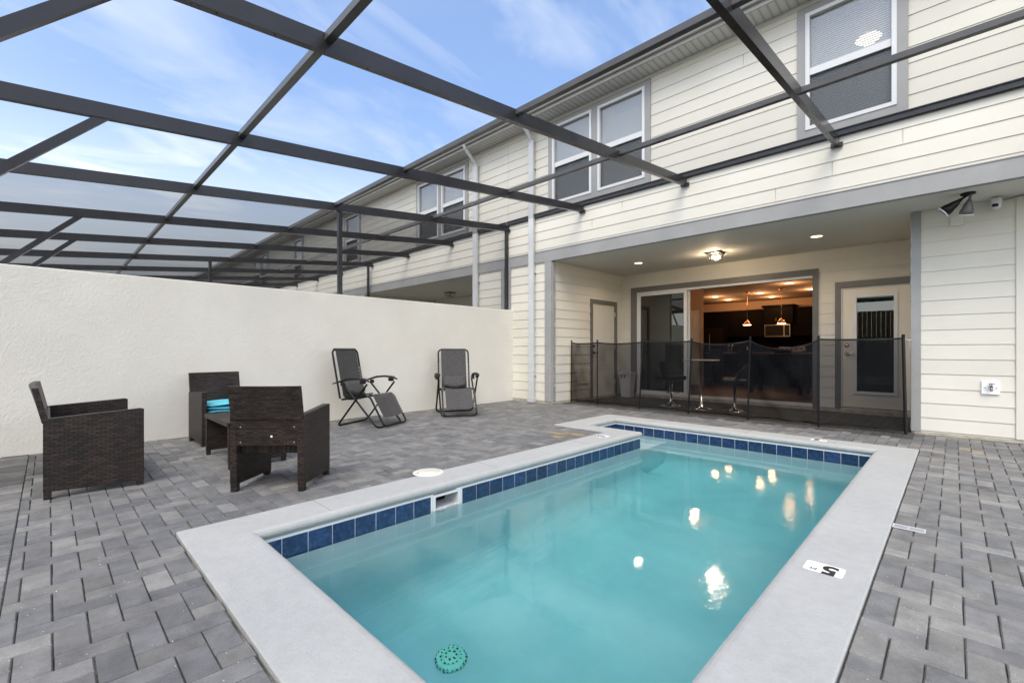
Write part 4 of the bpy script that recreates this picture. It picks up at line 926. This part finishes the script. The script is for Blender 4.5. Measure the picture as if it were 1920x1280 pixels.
# ------------------------------------------------------------------ screen enclosures
SL = .103
def ztop(y): return 3.63 - SL * (Y1 - y)
BW, BH = .052, .118
def beam_roof(x, y0, y1, m=None):
    b = MB(); b.prism([(y0, ztop(y0) - BH), (y0, ztop(y0)), (y1, ztop(y1)), (y1, ztop(y1) - BH)], 'x', x - BW / 2, x + BW / 2); return b
def enclosure(label, name, xs, x_left, x_right, wall_x=None, post_ys=(), braces=True, brace_skip=()):
    t = thing(name, label, 'pool cage', (xs[0], 3, 0), 'screen enclosures over the patios')
    YS = -1.15
    for x in xs:
        o = beam_roof(x, YS, Y1 - .03).build('roof_beam', M['bronze'], t)
        b = MB(); zb = ztop(Y1) - BH
        b.box(x - BW / 2 - .035, Y1 - .05, zb - .012, x + BW / 2 + .035, Y1 - .016, zb + .035)
        b.build('bracket', M['bronze'], o)
        b = MB()
        for yy in [YS + .3 + .3 * i for i in range(25)]:
            if yy < Y1 - .1: b.lathe([(.005, 0), (.0045, -.003)], (x, yy, ztop(yy) - BH), 6)
        b.build('screw', M['black'], o)
        if x not in brace_skip:
            b = MB(); w2 = .02
            b.prism([(.245, ztop(.24) - BH + .001), (.335, ztop(.33) - BH + .001), (-1.10, 1.34), (-1.16, 1.37)], 'x', x - w2, x + w2); b.build('brace', M['bronze'], t)
        b = MB(); b.box(x - .03, YS - .02, -.02, x + .03, YS + .035, ztop(YS) - BH); b.build('post', M['bronze'], t)
    # purlins between beams
    bxs = sorted(xs); lo, hi = x_left, x_right
    cuts = [lo] + [x for x in bxs if lo + .05 < x < hi - .05] + [hi]
    for yp in (1.265, 3.03, 4.83):
        for a, c in zip(cuts, cuts[1:]):
            a2 = a + (BW / 2 if a in bxs else 0); c2 = c - (BW / 2 if c in bxs else 0)
            b = MB(); b.box(a2, yp - .026, ztop(yp) - .052, c2, yp + .026, ztop(yp) - .002); b.build('purlin', M['purlin'], t)
    b = MB(); b.box(lo, YS - .03, ztop(YS) - BH - .01, hi, YS + .03, ztop(YS) + .01); b.build('eave_beam', M['bronze'], t)
    b = MB(); b.box(lo, Y1 - .055, 3.630, hi, Y1 - .036, 3.70); b.box(lo, Y1 - .075, 3.690, hi, Y1 - .055, 3.702); b.box(lo, Y1 - .036, 3.622, hi, Y1 - .012, 3.632)
    b.build('wall_track', M['bronze'], t)
    b = MB(); zf = lambda y: ztop(y) + .003
    b.face([(lo, YS, zf(YS)), (hi, YS, zf(YS)), (hi, Y1 - .05, zf(Y1 - .05)), (lo, Y1 - .05, zf(Y1 - .05))]); b.build('roof_screen', M['screen'] if xs[0] > -2 else M['farscreen'], t)
    if wall_x is not None:
        for py_ in post_ys:
            b = MB(); b.box(wall_x - .026, py_ - .03, 1.86, wall_x + .026, py_ + .03, ztop(py_) - BH); b.build('wall_post', M['bronze'], t)
        b = MB(); b.box(wall_x - .026, YS, 1.861, wall_x + .026, Y1 - .04, 1.876); b.build('bottom_rail', M['bronze'], t)
        b = MB(); b.face([(wall_x, YS, 1.876), (wall_x, Y1 - .05, 1.876), (wall_x, Y1 - .05, ztop(Y1) - BH), (wall_x, YS, ztop(YS) - BH)]); b.build('side_screen', M['screen'], t)
    return t
enclosure('dark bronze screen cage over this patio and pool', 'screen_enclosure', [.86, -1.03, -2.915, -4.80, -6.69], -6.69, 3.2, -6.69, (3.10, 6.68), brace_skip=(-6.69,))
enclosure('dark bronze screen cage on the patio just beyond the stucco wall', 'screen_enclosure', [-8.57, -10.45, -12.38], -12.38, -6.72, -12.38, (2.63, 6.6), brace_skip=(-12.38,))
enclosure('farthest dark bronze screen cages low over the stucco wall', 'screen_enclosure', [-14.35, -16.25, -18.2, -20.1, -22.0, -23.9, -25.8], -25.8, -12.42, None, ())

# ------------------------------------------------------------------ fence and house behind the camera (mirrored in the door glass)
t = thing('board_fence', 'brown board fence mirrored in the glazed door', 'fence', (-1, -4.4, 0))
b = MB(); x = -6.5
while x < 3.2: b.box(x, -4.5, 0, x + .14, -4.48, 2.6); x += .147
b.build('board', M['wood'], t); b = MB(); b.box(-6.5, -4.48, .4, 3.2, -4.44, .48); b.box(-6.5, -4.48, 1.5, 3.2, -4.44, 1.58); b.build('rail', M['wood'], t)

# ------------------------------------------------------------------ pool safety fence
posts = [((-5.44, 7.244), (.012, .0)), ((-4.82, 7.233), (.0, 0)), ((-3.972, 7.27), (.060, 0)), ((-3.098, 7.27), (.055, 0)), ((-2.192, 7.229), (.035, 0)), ((-1.311, 7.238), (.0, 0)), ((-.431, 7.36), (-.025, 0))]
PH = 1.20
fence = thing('pool_safety_fence', 'black mesh pool safety fence across the lanai opening', 'fence', (-3, 7.25, 0))
def ptop(i, z): (x, y), (lx, ly) = posts[i]; return Vector((x + lx * z / PH, y + ly * z / PH, z))
for i in range(7):
    b = MB(); b.tube([ptop(i, -.02), ptop(i, PH)], .0125 if i < 6 else .018, 10); b.lathe([(.017, 0), (.017, .02), (.010, .026)], ptop(i, PH), 10); b.build('fence_post', M['black'], fence)
sag = [.02, .03, .012, .06, .125, .012]
for i in range(6):
    nu, nv = 36, 24; b = MB(); vs = []; rnd = random.Random(i + 3)
    ph1, ph2 = rnd.uniform(0, 6), rnd.uniform(0, 6)
    for v_ in range(nv + 1):
        for u_ in range(nu + 1):
            s_ = u_ / nu; q = v_ / nv
            topz = PH - .012 - sag[i] * (4 * s_ * (1 - s_)) ** .8; botz = .03 + .01 * math.sin(s_ * 3.1)
            z = botz + (topz - botz) * q; P0, P1 = ptop(i, z), ptop(i + 1, z)
            p = P0.lerp(P1, s_); edge = min(1, 4 * s_ * (1 - s_) * 1.4)
            amp = .004 + sag[i] * .22
            d_ = math.sin((s_ * 1.2 - q * 1.5) * 7 + ph1) * amp + math.sin((s_ * 2.0 + q * 1.1) * 6 + ph2) * amp * .7 + math.sin((s_ + q) * 19 + ph1) * amp * .25
            sagv = sag[i] * 1.2 * math.sin(math.pi * s_) * q
            vs.append((p.x, p.y - (d_ + sagv) * edge, z))
    fs = [(v_ * (nu + 1) + u_, v_ * (nu + 1) + u_ + 1, (v_ + 1) * (nu + 1) + u_ + 1, (v_ + 1) * (nu + 1) + u_) for v_ in range(nv) for u_ in range(nu)]
    b.raw(vs, fs, smooth=True); pn = b.build('mesh_panel', M['fencemesh'], fence)
    b = MB(); top = [Vector(vs[nv * (nu + 1) + u_]) for u_ in range(nu + 1)]; bot = [Vector(vs[u_]) for u_ in range(nu + 1)]
    for line, dz in ((top, -.022), (bot, .022)):
        b = MB(); vv = []
        for a in line: vv += [a + Vector((0, -.002, 0)), a + Vector((0, -.002, dz))]
        b.raw(vv, [(2 * k, 2 * k + 2, 2 * k + 3, 2 * k + 1) for k in range(nu)], smooth=True); b.build('hem', M['black'], pn)
b = MB(); b.tube([ptop(6, PH - .02), (-.405, 7.40, 1.15), (-.385, 7.50, 1.16)], .004, 6); b.tube([(-.40, 7.43, 1.155), (-.402, 7.44, 1.06)], .003, 6); b.build('tie_cord', M['cord'], fence)

# ------------------------------------------------------------------ bistro table and stools in the lanai
t = thing('bistro_table', 'round stone topped bistro table on a chrome pedestal', 'table', (-3.20, 8.04, 0))
c = (-3.20, 8.04, 0)
b = MB(); b.lathe([(.30, 0), (.30, .008), (.285, .012)], (c[0], c[1], .855), 40); b.lathe([(.0001, -.012), (.29, -.01), (.30, 0)], (c[0], c[1], .855), 40); b.build('table_top', M['stone'], t)
b = MB(); b.lathe([(.21, 0), (.21, .006), (.10, .02), (.045, .05), (.038, .09), (.026, .095), (.026, .84)], c, 32); b.build('pedestal', M['chrome'], t)
def bar_stool(x, y, rz, label):
    t = thing('bar_stool', label, 'bar stool', (0, 0, 0), 'black bar stools by the bistro table')
    b = MB(); b.lathe([(.20, 0), (.20, .006), (.09, .02), (.04, .05), (.034, .08), (.024, .085), (.024, .48)], (0, 0, 0), 28); b.build('pedestal', M['chrome'], t)
    b = MB(); pts = [(.0, .0, .25)] + [(.02 + .14 * math.sin(k / 10 * math.pi), .13 * math.cos(k / 10 * math.pi), .25) for k in range(11)]
    b.tube(pts[1:], .008, 6); b.tube([(0, .024, .26), (.02, .13, .25)], .008, 6); b.tube([(0, -.024, .26), (.02, -.13, .25)], .008, 6); b.build('footrest', M['chrome'], t)
    b = MB(); b.box(-.19, -.2, .48, .20, .2, .56, bev=.03); b.build('seat', M['vinylblack'], t)
    b = MB(); vs = []; n_ = 16
    for k in range(n_ + 1):
        a = R(90 + 180 * k / n_ ); hgt = .80 - .12 * abs(math.cos(a + R(90))) ** 2 if False else .56 + .26 * max(0, math.sin(math.pi * k / n_)) ** .7
        for rr, z_ in ((.20, .50), (.235, hgt), (.215, hgt), (.185, .54)): vs.append((rr * math.cos(a), rr * math.sin(a), z_))
    fs = []
    for k in range(n_):
        for q in range(4): fs.append((k * 4 + q, k * 4 + (q + 1) % 4, (k + 1) * 4 + (q + 1) % 4, (k + 1) * 4 + q))
    b.raw(vs, fs, smooth=False); b.build('backrest', M['vinylblack'], t)
    t.location = (x, y, 0); t.rotation_euler = (0, 0, R(rz)); return t
bar_stool(-3.79, 8.12, -20, 'black bucket bar stool left of the bistro table')
bar_stool(-2.68, 8.16, 200, 'black bucket bar stool right of the bistro table')
# waste bin
t = thing('waste_bin', 'tapered grey plastic waste bin beside the panel door', 'bin', (-5.2, 9.0, 0))
b = MB(); cx0, cy0 = -5.22, 9.02
def ring(w_, d_, z_): return [(cx0 - w_, cy0 - d_, z_), (cx0 + w_, cy0 - d_, z_), (cx0 + w_, cy0 + d_, z_), (cx0 - w_, cy0 + d_, z_)]
rs = [ring(.105, .085, .0), ring(.145, .115, .50), ring(.160, .128, .50), ring(.163, .130, .545), ring(.150, .118, .545), ring(.105, .08, .02)]
for k in range(5):
    for i in range(4): b.face([rs[k][i], rs[k][(i + 1) % 4], rs[k + 1][(i + 1) % 4], rs[k + 1][i]])
b.face(rs[0][::-1]); b.face(rs[5])
b.build('bin_body', M['bingrey'], t)
b = MB(); b.box(cx0 - .10, cy0 - .122, .42, cx0 - .07, cy0 - .108, .49); b.box(cx0 - .02, cy0 - .122, .42, cx0 + .01, cy0 - .108, .49); b.build('handle', M['markergrey'], t)

# ------------------------------------------------------------------ wicker furniture (local: x forward, y left)
def wicker_seat(name, label, width, depth, group, arm_h=.57, back_h=.77):
    t = thing(name, label, 'wicker chair', (0, 0, 0), group)
    hw, hd, ft = width / 2, depth / 2, .048
    for s_ in (-1, 1):
        y0, y1 = (hw - ft, hw) if s_ > 0 else (-hw, -hw + ft)
        b = MB()
        # side panel: top slopes gently up to the front
        b.prism([(-hd, .055), (hd, .034), (hd, arm_h + .008), (hd - .02, arm_h + .014), (-hd + .04, arm_h - .012), (-hd, arm_h - .02)], 'y', y0, y1)
        b.build('side_panel', M['wicker'], t)
        for xx in (-hd, hd - .045):
            b = MB(); b.box(xx + .002, y0 + .002, 0, xx + .043, y1 - .002, .06); b.build('leg', M['wicker'], t)
    b = MB(); b.box(-hd + .045, -hw + ft + .001, .27, hd - .03, hw - ft - .001, .335, bev=.008); b.build('seat', M['wickertop'], t)
    b = MB(); b.box(hd - .045, -hw + ft + .001, .22, hd - .012, hw - ft - .001, .33, bev=.004); b.build('front_apron', M['wicker'], t)
    # lower back between the sides, upper back leaning out
    b = MB(); b.box(-hd + .004, -hw + ft + .001, .335, -hd + .036, hw - ft - .001, arm_h - .02); b.build('lower_back', M['wicker'], t)
    b = MB(); hb = hw - .010; lean = .050; n_ = 14; vs = []
    z0, z1 = arm_h - .045, back_h
    for k in range(n_ + 1):
        yy = -hb + 2 * hb * k / n_; bow = .022 * (1 - (yy / hb) ** 2)
        for (dz, tk) in ((z0, 0), (z1, 0), (z1, .034), (z0, .034)):
            vs.append((-hd - .005 - lean * (dz - z0) / (z1 - z0) - bow * (dz - z0) / (z1 - z0) + tk, yy, dz))
    fs = []
    for k in range(n_):
        for q in range(4): fs.append((k * 4 + q, (k + 1) * 4 + q, (k + 1) * 4 + (q + 1) % 4, k * 4 + (q + 1) % 4))
    fs += [(0, 1, 2, 3), tuple(n_ * 4 + q for q in (3, 2, 1, 0))]
    b.raw(vs, fs); b.build('backrest', M['wicker'], t)
    b = MB()
    for yy in (-hw + ft + .025, hw - ft - .025):
        for z_ in (.36, arm_h - .10): b.lathe([(.0038, 0), (.003, .003)], (0, 0, 0), 8, Matrix.Translation((-hd + .004, yy, z_)) @ Matrix.Rotation(R(-90), 4, 'Y'))
    b.lathe([(.0095, 0), (.008, .004)], (0, 0, 0), 10, Matrix.Translation((-hd + .004, -.03, .40)) @ Matrix.Rotation(R(-90), 4, 'Y')); b.build('screw', M['white'], t)
    return t
GRP = 'dark brown wicker seats by the stucco wall'
ls = wicker_seat('wicker_loveseat', 'wide dark wicker loveseat at the far left seen from its side', 1.06, .54, GRP)
ls.location = (-4.985, .245, 0); ls.rotation_euler = (0, 0, R(90))
ch = wicker_seat('wicker_armchair', 'dark wicker armchair with its back to the pool', .53, .50, GRP)
ch.location = (-3.752, 1.285, 0); ch.rotation_euler = (0, 0, R(136))
ch2 = copy_tree(ch); ch2['label'] = 'dark wicker armchair against the wall carrying aqua cushions'
ch2.location = (-5.985, 1.392, 0); ch2.rotation_euler = (0, 0, R(3))
# stacked cushions on the armchair by the wall
for i in range(3):
    b = MB(); nx_, ny_ = 14, 14; vs = []; rnd = random.Random(i)
    z0 = .338 + i * .038; sxx, syy = .225, .205
    def top(u, v_): return (1 - (2 * u - 1) ** 6) * (1 - (2 * v_ - 1) ** 6)
    for lay in (0, 1):
        for a in range(nx_ + 1):
            for c_ in range(ny_ + 1):
                u, v_ = a / nx_, c_ / ny_; hgt = .019 * top(u, v_) ** .5
                vs.append(((u - .5) * 2 * sxx + .01, (v_ - .5) * 2 * syy, z0 + .019 + (hgt if lay else -hgt) + .005 * math.sin(6 * v_ + i * 2)))
    off_ = (nx_ + 1) * (ny_ + 1); fs = []
    for a in range(nx_):
        for c_ in range(ny_):
            q = (a * (ny_ + 1) + c_, (a + 1) * (ny_ + 1) + c_, (a + 1) * (ny_ + 1) + c_ + 1, a * (ny_ + 1) + c_ + 1)
            fs.append(q[::-1]); fs.append(tuple(off_ + k for k in q))
    b.raw([ (x, y, z) for x, y, z in vs], fs, smooth=True)
    o = b.build('seat_cushion', M['teal1']); o.location = (-5.985, 1.392, .0); o.rotation_euler = (0, 0, R(3))
    tag(o, ['lowest aqua cushion of the stack on the wicker armchair by the wall', 'middle aqua cushion of the stack on the wicker armchair by the wall', 'topmost aqua cushion of the stack on the wicker armchair by the wall'][i], 'cushion', 'aqua cushions stacked on the armchair')
# table
t = thing('wicker_table', 'low dark wicker coffee table between the armchairs', 'table', (-4.87, 1.32, 0))
b = MB(); b.box(-5.29, 1.075, .365, -4.455, 1.565, .405, bev=.006); b.build('table_top', M['wickertop'], t)
for x0 in (-5.282, -4.50):
    b = MB(); b.prism([(1.085, .045), (1.555, .045), (1.555, .365), (1.085, .365)], 'x', x0, x0 + .036); b.build('side_panel', M['wicker'], t)
    for yy in (1.087, 1.518):
        b = MB(); b.box(x0 + .001, yy, 0, x0 + .035, yy + .035, .046); b.build('leg', M['wicker'], t)

# ------------------------------------------------------------------ zero gravity recliners (local: x forward, y left)
def arc(pts, r=.05, n_=5):
    # round the corners of a polyline
    pts = [Vector(p) for p in pts]; o = [pts[0]]
    for i in range(1, len(pts) - 1):
        a, p, c_ = pts[i - 1], pts[i], pts[i + 1]; d1 = (a - p); d2 = (c_ - p); rr = min(r, d1.length * .45, d2.length * .45)
        s_, e_ = p + d1.normalized() * rr, p + d2.normalized() * rr
        for k in range(n_ + 1):
            u = k / n_; o.append(s_ * (1 - u) ** 2 + p * 2 * u * (1 - u) + e_ * u * u)
    o.append(pts[-1]); return o
def recliner(label):
    t = thing('reclining_chair', label, 'lounge chair', (0, 0, 0), 'charcoal sling reclining chairs by the wall')
    W_ = .255; r = .0135
    # profile points (x, z)
    BT, BBm = (-.26, 1.04), (-.12, .37)
    SR, SF, FT_ = (-.09, .36), (.36, .43), (.60, .03)
    b = MB()
    b.tube(arc([(BBm[0], -W_, BBm[1]), (BT[0], -W_, BT[1]), (BT[0], W_, BT[1]), (BBm[0], W_, BBm[1])], .07), r, 8); b.build('back_frame', M['black'], t)
    b = MB()
    b.tube(arc([(SR[0], -W_, SR[1]), (SF[0], -W_, SF[1]), (FT_[0], -W_, FT_[1]), (FT_[0], W_, FT_[1]), (SF[0], W_, SF[1]), (SR[0], W_, SR[1])], .07), r, 8); b.build('seat_frame', M['black'], t)
    W2 = W_ + .025
    def loop(xf, zf, xt, zt):
        b = MB(); b.tube(arc([(xt, -W2, zt), (xf, -W2, zf), (xf, W2, zf), (xt, W2, zt)], .07), r, 8); b.build('leg_loop', M['black'], t)
    loop(.50, .0125, -.04, .57); W2 = W_ + .05
    loop(-.12, .0125, .36, .58)
    b = MB(); b.tube([(.0, -W_ - .03, .40), (.0, W_ + .03, .40)], .009, 8); b.tube([(.24, -W_ - .04, .40), (.24, W_ + .04, .40)], .009, 8); b.build('cross_bar', M['black'], t)
    for s_ in (-1, 1):
        b = MB(); yy = s_ * (W_ + .055); pts = [(-.20, yy, .575), (-.10, yy, .60), (.06, yy, .645), (.20, yy, .655), (.33, yy, .645), (.40, yy, .615)]
        rr = [.016, .028, .036, .036, .036, .020]
        b.tube(pts, rr, 10, flat=.42); b.build('armrest', M['blackplastic'], t)
        b = MB(); b.box(.26, yy - .02, .585, .34, yy + .02, .632, bev=.01); b.box(-.06, yy - .015, .55, .0, yy + .015, .60, bev=.008); b.build('lock_knob', M['blackplastic'], t)
    # sling: back section and seat-leg section, narrower than the frame, with lacing
    hw = W_ - .045
    def strip(path, name, h_=hw, curve=.02):
        b = MB(); nn = len(path); vs = []
        for x, z in path:
            for k in range(9):
                u = k / 8 * 2 - 1; vs.append((x + curve * .0, u * h_, z - curve * (1 - u * u)))
        fs = [(i * 9 + k, i * 9 + k + 1, (i + 1) * 9 + k + 1, (i + 1) * 9 + k) for i in range(nn - 1) for k in range(8)]
        b.raw(vs, fs, smooth=True); return b.build(name, M['sling'], t)
    def lin(a, c_, n_=10): return [(a[0] + (c_[0] - a[0]) * k / n_, a[1] + (c_[1] - a[1]) * k / n_) for k in range(n_ + 1)]
    up = [(BT[0] + .012, BT[1] + .012)] + lin((BT[0] + .02, BT[1] - .02), (BBm[0] + .015, BBm[1] + .03), 14)
    strip(up + lin((-.05, .355), (SF[0], SF[1] + .01), 8)[0:] + lin((SF[0] + .03, SF[1] - .02), (FT_[0] - .045, FT_[1] + .12), 10), 'sling')
    b = MB(); b.tube([(BT[0] + .0, -hw, BT[1]), (BT[0], hw, BT[1])], .020, 10); b.build('top_sleeve', M['sling'], t)
    # pillow hanging at the lower back
    b = MB(); vs = []
    for lay in (0, 1):
        for a in range(9):
            for c_ in range(13):
                u, v_ = a / 8, c_ / 12; th = .030 * ((1 - (2 * u - 1) ** 4) * (1 - (2 * v_ - 1) ** 6)) ** .6
                px_, pz_ = BBm[0] + .05 - .10 * u, BBm[1] + .04 + .19 * u + .05 * ((2 * v_ - 1) ** 2) * (1 - u)
                vs.append((px_ + (.03 + th if lay else .03 - th * .3), (v_ - .5) * .36, pz_))
    fs = []
    for a in range(8):
        for c_ in range(12):
            q = (a * 13 + c_, (a + 1) * 13 + c_, (a + 1) * 13 + c_ + 1, a * 13 + c_ + 1); fs.append(q); fs.append(tuple(117 + k for k in q[::-1]))
    b.raw(vs, fs, smooth=True); b.build('pillow', M['sling'], t)
    def lace(a, c_, n_):
        for s_ in (-1, 1):
            b = MB()
            P_ = []
            for k in range(n_ + 1):
                u = k / n_; x, z = a[0] + (c_[0] - a[0]) * u, a[1] + (c_[1] - a[1]) * u
                P_.append((x, s_ * (hw - .004 if k % 2 else W_), z))
            b.tube(P_, .0030, 5); b.build('lacing', M['cord'], t)
    lace((BT[0] + .068, BT[1] - .24), (BBm[0] + .01, BBm[1] + .03), 17); lace((SR[0] + .03, SR[1] + .01), (SF[0] - .02, SF[1] + .005), 12); lace((SF[0] + .02, SF[1] - .02), (FT_[0] - .055, FT_[1] + .12), 14)
    return t
r1 = recliner('charcoal sling recliner nearer the wicker chairs, turned side on')
r1.location = (-5.98, 3.06, 0); r1.rotation_euler = (0, 0, R(24))
r2 = copy_tree(r1); r2['label'] = 'charcoal sling recliner nearer the house, facing the camera'
r2.location = (-5.93, 4.72, 0); r2.rotation_euler = (0, 0, R(-31))
